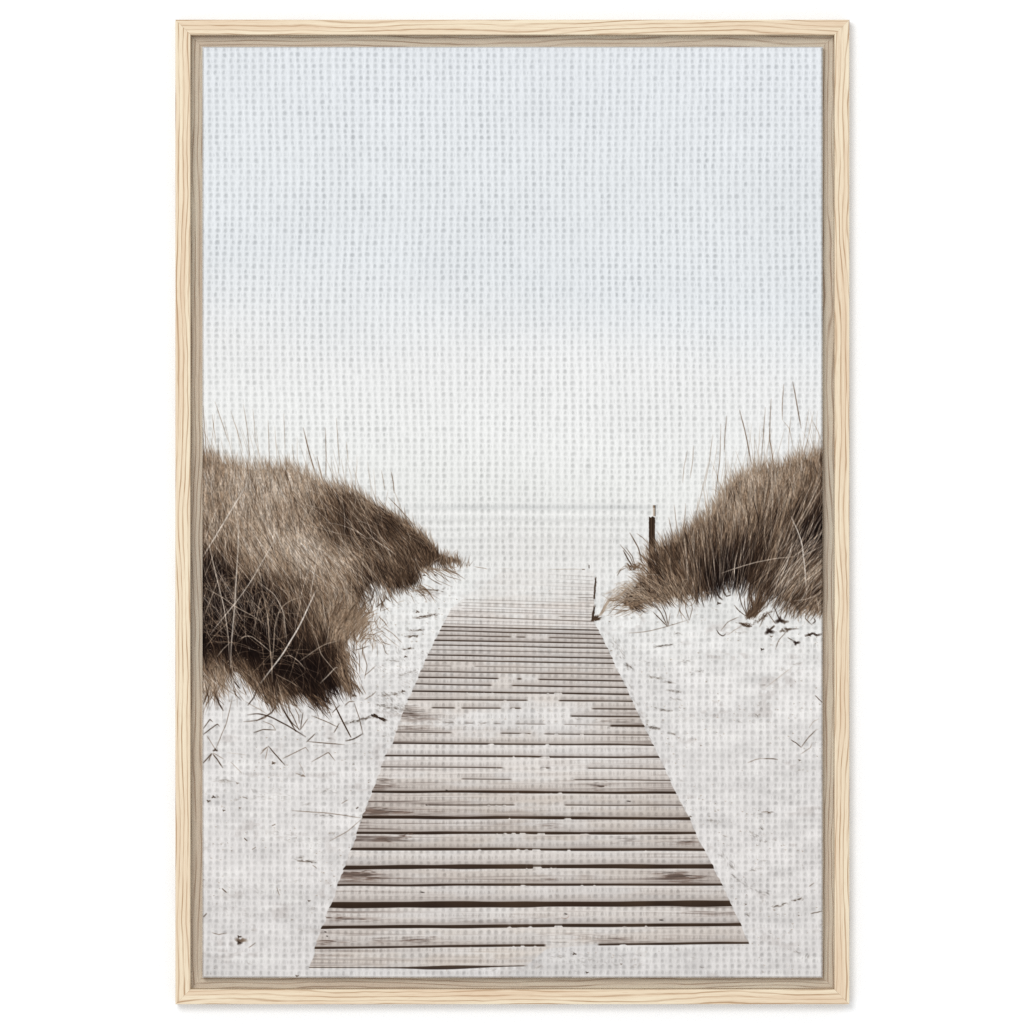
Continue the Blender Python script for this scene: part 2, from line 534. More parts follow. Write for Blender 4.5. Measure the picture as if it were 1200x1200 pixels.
streak = vnoise(90, 1.5, 52) * .45 + vnoise(45, 1.1, 53) * .35 + vnoise(170, 3.5, 54) * .35
sheet = sstep(.52, .78, streak)
strong = sstep(.62, .9, streak)
fade_far = sstep(700, 800, Y)
near_w = 0.35 + 0.65 * sstep(820, 960, Y)
colb = tone(base - 1 - 4 * sstep(900, 1000, Y)) + np.stack([0 * X - .002, 0 * X - .001, 0 * X + .004], -1)
img_b = colb.astype(np.float32)
img_b = mixc(img_b, c255(172, 161, 154), np.clip(sheet * (.09 + .9 * (wl + wr)), 0, .9) * near_w)
img_b = mixc(img_b, c255(180, 170, 164), np.clip((wl + wr) * .62, 0, .75) * near_w)
img_b = mixc(img_b, c255(96, 82, 75), np.clip(strong * (wl + wr) * 1.3, 0, .85) * near_w)
hl = sstep(.7, .9, vnoise(80, 1.4, 55))
img_b = mixc(img_b, c255(240, 238, 235), hl * .28 * (1 - np.clip(wl + wr, 0, .9)))
img_b += ((vnoise(3, 1.2, 56) - .5) * .02)[..., None]
# drifted sand lying over the middle of the boards
drift = sstep(.34, .74, vnoise(60, 9, 61) * .6 + vnoise(16, 4, 62) * .4 + .10 * np.exp(-((U - .52) / .2) ** 2) - .05)
dr_c = img.copy()
img_b = img_b * (1 - .62 * (drift * (1 - np.clip((wl + wr) * 1.1, 0, 1)))[..., None]) + dr_c * .62 * (drift * (1 - np.clip((wl + wr) * 1.1, 0, 1)))[..., None]
patch = np.exp(-((X - 655) / 60) ** 2 - ((Y - 842) / 22) ** 2) + .9 * np.exp(-((X - 560) / 70) ** 2 - ((Y - 845) / 14) ** 2)
patch2 = sstep(.12, .95, patch + (vnoise(12, 5, 63) - .5) * .34 + (vnoise(3, 1.5, 66) - .5) * .2)
img_b = img_b * (1 - .8 * patch2[..., None]) + dr_c * .8 * patch2[..., None]
bm_far = sstep(690, 728, Y + (X - 550) * .12)
bw_alpha = inside * np.clip(.25 + .75 * bm_far, 0, 1)
# the near end runs out under sand, lower on one side than the other
yend = np.interp(X, [350, 616, 640, 700, 880], [1135, 1133, 1112, 1106, 1105.5]) + (vnoise(9, 400, 64) - .5) * 1.2
end_soft = 1 - sstep(-.4, .8, Y - yend)
top_soft = sstep(666, 672, Y)
bw_alpha = bw_alpha * end_soft * top_soft
img = img * (1 - bw_alpha[..., None]) + img_b * bw_alpha[..., None]
# a darker lip right under some boards' front edges, then the gaps themselves
wav = (vnoise(26, 500, 65) - .5)
for (ya_, yb_, th, dk, spans) in G:
    yc = ya_ + (yb_ - ya_) * U + (vnoise(60, 4000, int(ya_ * 7) % 9973)[0:1] - .5) * (0.9 if ya_ > 860 else .35)
    th = th * (1.18 if 900 < ya_ < 1055 or 1080 < ya_ < 1120 else 1)
    thv = th * (0.86 + .28 * vnoise(34, 4000, int(ya_ * 13) % 9941)[0:1])
    if ya_ == 1133.8:
        thv = .9 + 3.6 * np.exp(-((X - 525) / 45) ** 2)
        yc = np.interp(X, [364, 500, 616], [1134, 1134.4, 1132]) + 0 * Y
    if spans is None:
        m = sstep(-.6, .6, X - xl + .5) * sstep(-.6, .6, xr - X + .5)
    else:
        m = 0 * X
        for (a0, a1) in spans:
            m = np.maximum(m, sstep(-1, 3.5, X - a0) * sstep(-1, 3.5, a1 - X))
        m = m * sstep(-1, .5, X - xl + .5) * sstep(-1, .5, xr - X + .5)
    # little tongues of sand bridging the gap
    if ya_ > 805:
        seedb = int(ya_ * 3) % 997
        br = vnoise(13, 4000, seedb)[0:1] * .55 + vnoise(5, 4000, seedb + 1)[0:1] * .45
        mid = np.exp(-((U - .55) / .28) ** 2)
        bite = sstep(.74, .90, br * (.72 + .28 * mid) + .12 * mid) * (.9 if th < 2.4 else .55) * (0 if th > 5 else 1)
        thv = thv * (1 - bite * .8)
        yc = yc - bite * th * .35
        m = m * (1 - bite * .35 * mid)
    if ya_ < 700:
        m = m * sstep(600, 697, X)
    d = np.abs(Y - yc)
    core = np.clip((thv / 2 + .45 - d) / .9, 0, 1) * m * dk
    core = np.where(thv < .9, core * np.clip(thv + .35, .3, 1), core)
    if ya_ > 735:
        lip = np.exp(-np.clip(yc - thv / 2 - Y, 0, 50) / (2.3 + .8 * th)) * (Y < yc) * m * (.46 if ya_ < 1133 else .1)
        img = mixc(img, c255(124, 112, 105), lip * dk)
        up = np.exp(-((Y - yc - thv / 2 - 1.0) / .8) ** 2) * m * .25
        img = mixc(img, c255(240, 238, 235), up * (ya_ > 860))
    lum = 40 + 14 * vnoise(30, 3, 71)[0:1]
    cc = tone(lum + (Y - yc) / max(th, 1) * -10)
    img = img * (1 - core[..., None]) + cc * core[..., None]
part_id[(bw_alpha > .24) & (Y > 676)] = 1

# knots, dark end streaks, splinters on the boards
marks = []
for (x, y, w_, a_, n_) in [(432, 950, 26, .9, 40), (455, 953, 40, .6, 34), (452, 984, 18, .6, 22), (475, 979, 6, .9, 10), (414, 1024, 30, .75, 46), (430, 1030, 40, .5, 30),
                           (800, 1030, 26, .8, 34), (790, 1026, 18, .7, 22), (700, 921, 9, .6, 14), (440, 921, 20, .5, 22), (450, 916, 12, .5, 12), (384, 1104, 18, .5, 18), (480, 1102, 60, .35, 40),
                           (395, 1076, 26, .45, 22), (430, 1078, 30, .25, 16), (478, 838, 24, .4, 36), (474, 832, 20, .34, 26), (488, 843, 26, .3, 24), (484, 852, 22, .28, 20), (382, 1120, 30, .2, 20),
                           (700, 1102, 60, .25, 30), (690, 1097, 70, .22, 24), (750, 1101, 40, .2, 16), (640, 1030, 12, .35, 12), (800, 988, 20, .45, 18), (640, 968, 18, .3, 12), (820, 1070, 30, .3, 16),
                           (740, 985, 16, .35, 10), (560, 1080, 40, .15, 14), (640, 1075, 40, .18, 14), (500, 949, 60, .2, 20), (780, 852, 20, .3, 18), (730, 845, 24, .3, 14)]:
    for _ in range(n_):
        xx = x + rng.normal(0, w_ * .5)
        yy2 = y + rng.normal(0, 2.0)
        l2 = rng.uniform(3, 16) * min(1, w_ / 18)
        marks.append(([(xx - l2, yy2), (xx + l2, yy2 + rng.normal(0, .5))], rng.uniform(60, 125), rng.uniform(.6, 1.7), a_ * rng.uniform(.35, 1.0), 'both'))
for (x, y, r) in [(495, 1045.5, 3), (775, 1078.5, 3), (500, 943.3, 1.5), (523, 926, 1.2), (737, 939, 3), (704, 921, 4), (381, 1092, 1.5), (383, 1097, 1), (663, 1071, 2)]:
    marks.append(([(x - r, y), (x + r, y + .3)], 50, 1.5, .8, 'both'))
for th0 in np.linspace(0, 5.8, 2):
    marks.append(([(662 + 5 * math.cos(t_ + th0), 1073 + 3.6 * math.sin(t_ + th0)) for t_ in np.linspace(0, 3, 6)], 150, .7, .5, 'both'))
before = img.copy()
poly_strokes(marks, True)
clipm = (inside * sstep(0, 1.5, xr - X))[..., None]
img = before * (1 - clipm) + img * clipm
# grey drift of grit over the boards and sand beside them
for (x0, y0, x1, y1, w_, Lm, a_, n_) in [(445, 832, 520, 846, 12, 140, .24, 220), (448, 812, 478, 838, 8, 130, .26, 110), (440, 826, 478, 832, 6, 120, .4, 130),
                                         (437, 838, 451, 844, 1.4, 45, .9, 60), (405, 848, 440, 839, 2.6, 110, .45, 90), (500, 842, 560, 852, 12, 150, .2, 90),
                                         (488, 698, 520, 692, 4, 110, .5, 40), (487, 724, 513, 720, 2, 95, .5, 60), (478, 739, 496, 738, 1.5, 110, .5, 24),
                                         (478, 746, 490, 745, 1.5, 105, .6, 30), (472, 761, 482, 760, 1.5, 90, .5, 20), (452, 774, 466, 775, 2, 130, .4, 20),
                                         (470, 792, 486, 786, 3, 110, .4, 26), (440, 780, 480, 800, 10, 150, .25, 90), (445, 815, 470, 812, 4, 100, .5, 40), (450, 720, 500, 800, 16, 130, .3, 170), (440, 690, 520, 730, 10, 130, .3, 60), (450, 838, 470, 870, 10, 130, .3, 50)]:
    smear(x0, y0, x1, y1, w_, Lm, a_, n_, .6)
# footprints and dimples by the far and right hand sand
for (x0, y0, x1, y1, w_, Lm, a_, n_) in [(768, 758, 788, 755, 1.4, 120, .38, 46), (761, 793, 775, 795, 2.0, 140, .35, 34), (779, 799, 788, 800, 1.4, 130, .35, 26), (784, 809, 797, 811, 2, 140, .3, 40),
                                         (785, 818, 797, 820, 1.6, 150, .25, 20), (773, 832, 788, 833, 1.2, 130, .4, 24), (761, 852, 772, 854, 1.6, 125, .45, 34), (783, 859, 792, 861, 1.4, 140, .3, 18),
                                         (740, 785, 734, 778, 2, 120, .35, 30), (720, 748, 730, 772, 3, 130, .3, 50), (735, 795, 760, 870, 3, 140, .25, 60), (880, 974, 890, 985, 3, 120, .3, 24),
                                         (898, 953, 904, 952, 1, 100, .4, 10), (830, 961, 842, 964, 3, 130, .28, 26), (908, 1063, 922, 1058, 2, 105, .4, 30), (930, 1056, 940, 1053, 1.6, 100, .4, 22),
                                         (880, 1040, 900, 1048, 3, 120, .3, 26), (846, 1000, 862, 1020, 2, 130, .3, 26), (855, 1025, 880, 1040, 2, 120, .35, 26), (258, 915, 270, 916, 5, 150, .35, 50),
                                         (300, 932, 340, 936, 10, 165, .3, 60), (375, 928, 390, 926, 5, 150, .3, 34), (350, 1008, 372, 1012, 2.4, 110, .4, 34), (330, 980, 372, 988, 8, 160, .25, 50),
                                         (240, 1030, 300, 1050, 14, 170, .2, 70), (260, 1062, 300, 1075, 12, 170, .22, 70), (370, 955, 390, 957, 3, 130, .3, 26), (650, 1118, 720, 1130, 16, 120, .25, 90)]:
    smear(x0, y0, x1, y1, w_, Lm, a_, n_, .8)

# --- far posts and boardwalk edge --------------------------------------------
pj = (vnoise(3, 2, 81) - .5)
m_edge = np.clip((1.4 - np.abs(X - np.interp(Y, [676, 703], [698.2, 696.3])) + pj) / .9, 0, 1) * sstep(675, 679, Y) * (1 - sstep(701, 703, Y)) * .9
m_edge = np.maximum(m_edge, np.clip((1.7 - np.abs(X - np.interp(Y, [703, 728], [698, 694.0])) + pj) / .9, 0, 1) * sstep(707, 714, Y) * (1 - sstep(727, 729, Y)))
m_edge = np.maximum(m_edge, np.clip((.9 - np.abs(X - 690.3)) / .7, 0, 1) * sstep(661.5, 662.5, Y) * (1 - sstep(665.5, 666.5, Y)) * .85)
img = img * (1 - m_edge[..., None]) + tone(48 + 30 * pj) * m_edge[..., None]
poly_strokes([([(640, 667.3), (686, 667.5)], 140, .8, .45, 'both'), ([(682, 667.4), (686, 667.2)], 70, 1.0, .7), ([(556, 664), (572, 667)], 120, .8, .6),
              ([(585, 666.5), (600, 667)], 170, .8, .3, 'both')])
fan = []
for _ in range(60):
    r0 = rng.uniform(3, 13)
    an = rng.uniform(-2.0, .2)
    fan.append(([(696 + rng.uniform(-1, 3), 727 + rng.uniform(-2, 1)), (697 + r0 * math.cos(an) * .8, 726 + r0 * .6 * math.sin(an))], rng.uniform(25, 100), .6, .5))
for _ in range(18):
    fan.append(([(702 + rng.uniform(-2, 4), 722), (712 + rng.uniform(-3, 5), 706 + rng.uniform(-5, 5)), (722 + rng.uniform(-4, 14), 692 + rng.uniform(-5, 8))], rng.uniform(120, 190), .7, .35))
poly_strokes(fan)
smear(693, 727, 702, 726, 1.0, 62, .5, 22, .5)
part_id[m_edge > .4] = 5

# the fence post on the dune
post = sstep(-.5, .5, X - (760.4 + .5 * pj)) * sstep(-.5, .5, 767.7 + .5 * pj - X) * sstep(605.2, 606.4, Y + .6 * np.sin(X * 1.3)) * (1 - sstep(664, 668, Y))
grain = vnoise(1.6, 30, 83)
img = img * (1 - post[..., None]) + tone(34 + 34 * grain) * post[..., None]
nub = sstep(-.4, .4, X - 765.2) * sstep(-.4, .4, 768.3 - X) * sstep(591.5, 592.5, Y) * (1 - sstep(604, 606, Y))
img = img * (1 - nub[..., None] * .9) + tone(176 - 120 * sstep(766.9, 767.8, X) - 60 * (Y < 595)) * nub[..., None] * .9
part_id[(post > .4) | (nub > .4)] = 4

# --- dune grass ---------------------------------------------------------------
def in_poly(poly, x, y):
    poly = np.asarray(poly, float)
    r = np.zeros(np.shape(x), bool)
    for (ax, ay), (bx, by) in zip(poly, np.roll(poly, -1, axis=0)):
        if ay == by:
            continue
        c = ((ay > y) != (by > y)) & (x < (bx - ax) * (y - ay) / (by - ay) + ax)
        r ^= c
    return r


def blur(a, k):
    for ax in (0, 1):
        for _ in range(2):
            c = np.cumsum(np.insert(np.pad(a, [(k, k) if i == ax else (0, 0) for i in (0, 1)], mode='edge'), 0, 0, axis=ax), axis=ax)
            n_ = a.shape[ax]
            hi = np.take(c, np.arange(2 * k + 1, 2 * k + 1 + n_), axis=ax)
            lo = np.take(c, np.arange(0, n_), axis=ax)
            a = (hi - lo) / (2 * k + 1)
    return a


def field(ctrl, x, y, p=26.0):
    """smooth interpolation of (x, y, luminance, angle, length)"""
    ctrl = np.asarray(ctrl, float)
    num = 0
    den = 0
    for c in ctrl:
        w = np.exp(-((x - c[0]) ** 2 + (y - c[1]) ** 2) / (2 * (p * .62) ** 2)) + 1e-9 / (1 + (x - c[0]) ** 2 + (y - c[1]) ** 2)
        vec = np.stack([w * c[2], w * math.cos(math.radians(c[3])), w * math.sin(math.radians(c[3])), w * c[4]], -1)
        num = num + vec
        den = den + w
    r = num / den[..., None]
    return r[..., 0], np.arctan2(r[..., 2], r[..., 1]), r[..., 3]


def grass(poly, ctrl, n, seed, wmul=1.0, spread=.19, lsd=30, front=True):
    global img
    g = np.random.default_rng(seed)
    poly = np.asarray(poly, float)
    ctrl = [(c[0], c[1], c[2] - max(0, 112 - c[2]) * .55 + (3 if c[2] > 138 else 0), c[3], c[4]) for c in ctrl]
    bx0, by0 = poly.min(0)
    bx1, by1 = poly.max(0)
    i0, i1 = max(0, int((bx0 - X0 - 14) * RES)), min(GW, int((bx1 - X0 + 14) * RES))
    j0, j1 = max(0, int((by0 - Y0 - 14) * RES)), min(GH, int((by1 - Y0 + 14) * RES))
    sx, sy = X[j0:j1, i0:i1], Y[j0:j1, i0:i1]
    m = in_poly(poly, sx, sy).astype(np.float32)
    m = blur(m, 5)
    mfull = np.zeros((GH, GW), np.float32)
    mfull[j0:j1, i0:i1] = m
    m = sstep(.55, .95, m + (vnoise(2.6, 6, seed + 3)[j0:j1, i0:i1] - .5) * .6)
    Lf, _, _ = field(ctrl, sx, sy)
    Lf = Lf * .80 + (vnoise(6, 14, seed + 4)[j0:j1, i0:i1] - .5) * 26
    img[j0:j1, i0:i1] = img[j0:j1, i0:i1] * (1 - m[..., None]) + tone(np.clip(Lf, 14, 230)) * m[..., None]
    # clumping: bases gather into tussocks that share lean and tone
    bx = g.uniform(bx0, bx1, n * 4)
    by = g.uniform(by0, by1, n * 4)
    ok = in_poly(poly, bx, by)
    mi = mfull[np.clip(((by - Y0) * RES).astype(int), 0, GH - 1), np.clip(((bx - X0) * RES).astype(int), 0, GW - 1)]
    ok &= (g.random(len(bx)) < sstep(.3, .85, mi)) | (bx < X0) | (bx > X1)
    bx, by = bx[ok][:n], by[ok][:n]
    n = len(bx)
    _, an, ln_ = field(ctrl, bx, by)
    cl = (vnoise(17, 22, seed + 5, bx, by) - .5)
    cl2 = (vnoise(6, 9, seed + 6, bx, by) - .5)
    an = an + cl * .30 + g.normal(0, spread, n) * np.where(g.random(n) < .18, 2.0, 1)
    ln_ = ln_ * g.uniform(.6, 1.8, n)
    bend = g.normal(0, .10, n) + cl * .16
    K = 9
    t = np.linspace(0, 1, K)[None, :]
    ang = an[:, None] + bend[:, None] * (t - .5) * 1.6
    seg = ln_[:, None] / (K - 1)
    dx = np.cumsum(np.cos(ang) * seg, 1)
    dy = -np.cumsum(np.sin(ang) * seg, 1)
    P = np.stack([bx[:, None] + dx - dx[:, K // 2:K // 2 + 1], by[:, None] + dy - dy[:, K // 2:K // 2 + 1]], -1)
    mx_, my_ = P[:, K // 2 + 1, 0], P[:, K // 2 + 1, 1]
    Lm, _, _ = field(ctrl, mx_, my_, 20)
    Lm = Lm - 3 + cl2 * 40 + cl * 34 + g.normal(0, lsd, n) * np.clip(.45 + Lm / 100, .6, 1.3)
    # a fraction of pale dry straws over everything
    pale = g.random(n) < .20
    Lm = np.where(pale, Lm + g.uniform(14, 48, n) * np.clip(Lm / 90, .15, 1), Lm)
    Cc = tone(np.clip(Lm, 14, 205)) + g.normal(0, .008, (n, 1))
    A = (np.ones((n, 1)) * np.minimum(1, np.minimum(t * 6 + .15, (1 - t) * 2.6 + .08))) * g.uniform(.5, 1.0, (n, 1))
    W = g.uniform(.35, .72, n) * wmul
    od = np.argsort(by + g.normal(0, 22, n))
    cov = splat(P[od], W[od], Cc[od], A[od], 450)
    cov[j0:j1, i0:i1] = np.maximum(cov[j0:j1, i0:i1], m)
    return cov


LP = [(228, 534), (250, 536), (270, 544), (300, 549), (340, 547), (362, 558), (385, 568), (400, 572), (420, 579), (440, 590), (460, 601), (480, 613), (497, 627),
      (510, 642), (518, 648), (532, 652), (549, 661), (535, 663), (520, 662), (505, 664), (492, 668), (497, 676), (486, 686), (470, 690), (462, 688), (455, 695), (449, 684),
      (438, 682), (430, 690), (422, 702), (420, 712), (418, 722), (416, 734), (410, 745), (404, 752), (404, 770), (410, 790), (416, 805), (406, 807),
      (398, 804), (384, 812), (372, 829), (360, 817), (345, 814), (328, 822), (316, 826), (300, 810), (285, 798), (274, 786), (264, 800), (258, 816), (246, 812), (228, 815)]
LC = [  # x, y, luminance, lean, length
    (240, 545, 136, 100, 24), (270, 560, 146, 98, 26), (300, 562, 148, 96, 26), (330, 560, 146, 95, 26), (350, 562, 150, 105, 24), (365, 570, 138, 120, 24), (385, 582, 86, 112, 26),
    (410, 590, 94, 112, 24), (400, 610, 66, 115, 28), (375, 605, 74, 108, 28), (352, 590, 120, 102, 26), (435, 602, 78, 122, 26), (455, 612, 72, 128, 24), (470, 622, 84, 130, 24), (490, 634, 72, 128, 20),
    (503, 645, 78, 115, 15), (515, 655, 98, 92, 12), (530, 657, 98, 90, 10), (545, 661, 100, 80, 8), (480, 640, 100, 130, 24), (460, 636, 94, 132, 26), (430, 632, 84, 130, 28), (410, 632, 104, 128, 30), (390, 625, 98, 118, 30),
    (250, 590, 136, 100, 24), (280, 600, 144, 102, 26), (310, 600, 140, 102, 28), (335, 610, 138, 106, 30), (360, 630, 158, 118, 32), (345, 640, 162, 122, 32), (320, 632, 166, 118, 30), (290, 628, 150, 112, 28), (260, 622, 128, 105, 24), (240, 628, 118, 100, 22),
    (262, 645, 88, 106, 24), (245, 655, 60, 105, 24), (245, 668, 22, 110, 26), (270, 662, 66, 116, 26), (292, 655, 128, 118, 28), (310, 655, 148, 120, 30), (315, 675, 92, 118, 32), (335, 665, 130, 120, 32), (355, 662, 152, 122, 32), (380, 655, 150, 128, 32),
    (400, 655, 146, 130, 30), (425, 652, 112, 130, 28), (450, 655, 108, 128, 26), (470, 660, 96, 122, 22), (490, 662, 88, 105, 14), (410, 672, 116, 122, 30), (430, 668, 62, 125, 28), (425, 684, 62, 122, 24), (445, 676, 92, 116, 22), (460, 682, 66, 110, 18), (475, 680, 50, 100, 12), (488, 680, 90, 100, 10), (452, 692, 90, 105, 14),
    (375, 680, 142, 122, 34), (395, 695, 128, 112, 34), (412, 706, 88, 105, 28), (380, 705, 104, 114, 36), (350, 690, 78, 118, 36), (335, 700, 70, 112, 36), (300, 690, 26, 105, 30), (270, 690, 12, 105, 26), (250, 700, 10, 100, 26),
    (250, 730, 8, 95, 28), (280, 730, 8, 100, 28), (305, 720, 20, 98, 36), (325, 735, 40, 96, 40), (345, 730, 66, 100, 40), (370, 735, 80, 104, 38), (395, 730, 104, 96, 34), (410, 730, 116, 76, 30), (425, 728, 122, 58, 26), (437, 735, 126, 55, 20), (430, 748, 126, 48, 18),
    (405, 746, 98, 72, 26), (385, 755, 52, 100, 34), (360, 765, 42, 104, 36), (335, 770, 16, 100, 34), (305, 760, 8, 100, 30), (275, 760, 30, 104, 24), (255, 755, 34, 110, 22), (245, 775, 96, 116, 20), (262, 785, 128, 112, 20), (250, 795, 138, 112, 20), (240, 805, 140, 108, 18),
    (285, 778, 78, 122, 24), (300, 792, 104, 126, 24), (318, 808, 112, 122, 22), (315, 790, 62, 116, 26), (340, 795, 40, 112, 28), (350, 808, 66, 118, 24), (368, 812, 54, 124, 26), (375, 795, 34, 112, 30), (395, 785, 50, 106, 30), (410, 795, 84, 112, 26), (400, 770, 60, 108, 28), (418, 803, 96, 114, 20), (330, 818, 120, 120, 18), (390, 800, 90, 118, 22)]
covL = grass(LP, LC, 17000, 101)
# second finer, softer fringe along the crest
RP = [(975, 528), (955, 534), (940, 536), (925, 543), (905, 549), (890, 549), (880, 555), (868, 561), (858, 567), (850, 580), (842, 590), (835, 600), (825, 610), (812, 618), (800, 626),
      (793, 634), (780, 638), (768, 642), (761, 650), (757, 660), (758, 672), (750, 681), (740, 689), (733, 697), (730, 706), (734, 714), (744, 715), (765, 706), (790, 702), (812, 698),
      (835, 690), (848, 682), (858, 676), (870, 677), (880, 684), (893, 685), (905, 690), (912, 700), (922, 706), (935, 712), (950, 716), (975, 715)]
RC = [(955, 545, 108, 92, 22), (935, 552, 128, 92, 22), (905, 560, 128, 92, 24), (880, 570, 122, 94, 24), (865, 575, 120, 100, 22), (852, 590, 118, 100, 22), (845, 600, 138, 98, 22), (858, 602, 132, 92, 24),
      (880, 595, 112, 86, 30), (905, 590, 110, 84, 32), (930, 580, 104, 82, 30), (955, 570, 92, 80, 28), (955, 590, 66, 66, 30), (960, 610, 30, 60, 30), (935, 605, 74, 70, 36), (915, 612, 92, 74, 40), (895, 615, 88, 78, 42), (875, 618, 98, 82, 40), (850, 622, 104, 88, 34), (830, 620, 112, 96, 26),
      (810, 632, 104, 100, 24), (795, 642, 86, 104, 24), (780, 650, 86, 108, 22), (768, 655, 92, 112, 22), (815, 650, 82, 92, 34), (835, 645, 70, 86, 40), (855, 645, 38, 82, 42), (870, 645, 44, 80, 44), (890, 640, 56, 76, 46), (910, 640, 70, 70, 46), (930, 635, 50, 62, 40), (950, 635, 24, 55, 34), (960, 645, 66, 48, 34),
      (770, 672, 88, 116, 18), (785, 672, 72, 112, 22), (800, 675, 88, 100, 26), (820, 670, 64, 92, 34), (840, 665, 26, 86, 34), (858, 662, 10, 82, 36), (875, 662, 46, 76, 42), (895, 662, 66, 68, 44), (915, 665, 82, 58, 42), (935, 662, 100, 50, 38), (955, 668, 112, 46, 34), (960, 690, 74, 44, 30),
      (830, 686, 66, 96, 20), (850, 676, 48, 90, 22), (870, 674, 56, 84, 24), (885, 680, 66, 76, 26), (905, 685, 68, 64, 30), (925, 688, 62, 54, 32), (945, 694, 52, 50, 30), (935, 704, 110, 60, 18), (955, 708, 124, 40, 14), (815, 692, 78, 112, 16),
      (795, 692, 92, 128, 16), (785, 690, 112, 120, 18), (770, 698, 112, 138, 20), (752, 700, 92, 158, 16), (740, 705, 96, 164, 14), (760, 690, 104, 150, 26), (748, 690, 116, 158, 16), (754, 710, 78, 164, 14), (775, 685, 110, 135, 20), (765, 680, 100, 140, 18)]
covR = grass(RP, RC, 9500, 202, lsd=32)

# long sweeping straws over the dunes
def straws(n, ctrl, box, seed, Lr, lr, alpha, wr, spread=.25, only_dark=None, poly=None, curv=.5):
    g = np.random.default_rng(seed)
    bx = g.uniform(box[0], box[2], n * 3)
    by = g.uniform(box[1], box[3], n * 3)
    Lm, an, _ = field(ctrl, bx, by)
    ok = np.ones(len(bx), bool)
    if poly is not None:
        ok &= in_poly(poly, bx, by)
    if only_dark is not None:
        ok &= Lm < only_dark
    bx, by, an = bx[ok][:n], by[ok][:n], an[ok][:n]
    n = len(bx)
    an = an + g.normal(0, spread, n)
    ln_ = g.uniform(lr[0], lr[1], n)
    bend = g.normal(0, curv, n)
    K = 12
    t = np.linspace(0, 1, K)[None]
    ang = an[:, None] + bend[:, None] * (t - .5)
    seg = ln_[:, None] / (K - 1)
    dx, dy = np.cumsum(np.cos(ang) * seg, 1), -np.cumsum(np.sin(ang) * seg, 1)
    P = np.stack([bx[:, None] + dx - dx[:, 5:6], by[:, None] + dy - dy[:, 5:6]], -1)
    A = np.minimum(1, np.minimum(t * 5 + .1, (1 - t) * 4 + .1)) * g.uniform(alpha * .4, alpha, (n, 1))
    return splat(P, g.uniform(wr[0], wr[1], n), tone(g.uniform(Lr[0], Lr[1], n)), A, 200)


straws(760, LC, (237, 555, 450, 740), 301, (150, 200), (20, 56), .62, (.4, .7), .32, poly=LP)
straws(520, LC, (237, 560, 520, 700), 302, (50, 85), (12, 30), .55, (.4, .8), .22, poly=LP)
straws(150, LC, (237, 650, 420, 800), 303, (90, 150), (22, 60), .5, (.5, .9), .9, only_dark=62, poly=LP, curv=1.1)
straws(90, LC, (237, 660, 330, 780), 304, (100, 160), (14, 44), .5, (.5, .8), 1.4, only_dark=50, poly=LP, curv=1.4)
straws(420, RC, (800, 560, 975, 712), 305, (140, 190), (26, 70), .65, (.4, .8), .14, poly=RP, curv=.3)
straws(150, RC, (905, 620, 975, 712), 306, (150, 195), (24, 60), .65, (.5, 1.0), .2, poly=RP, curv=.4)
straws(260, RC, (760, 600, 940, 690), 307, (30, 60), (18, 44), .55, (.5, 1.0), .12, poly=RP, curv=.3)
straws(120, RC, (728, 676, 800, 716), 308, (120, 175), (18, 40), .5, (.5, .8), .25, poly=RP, curv=1.0)

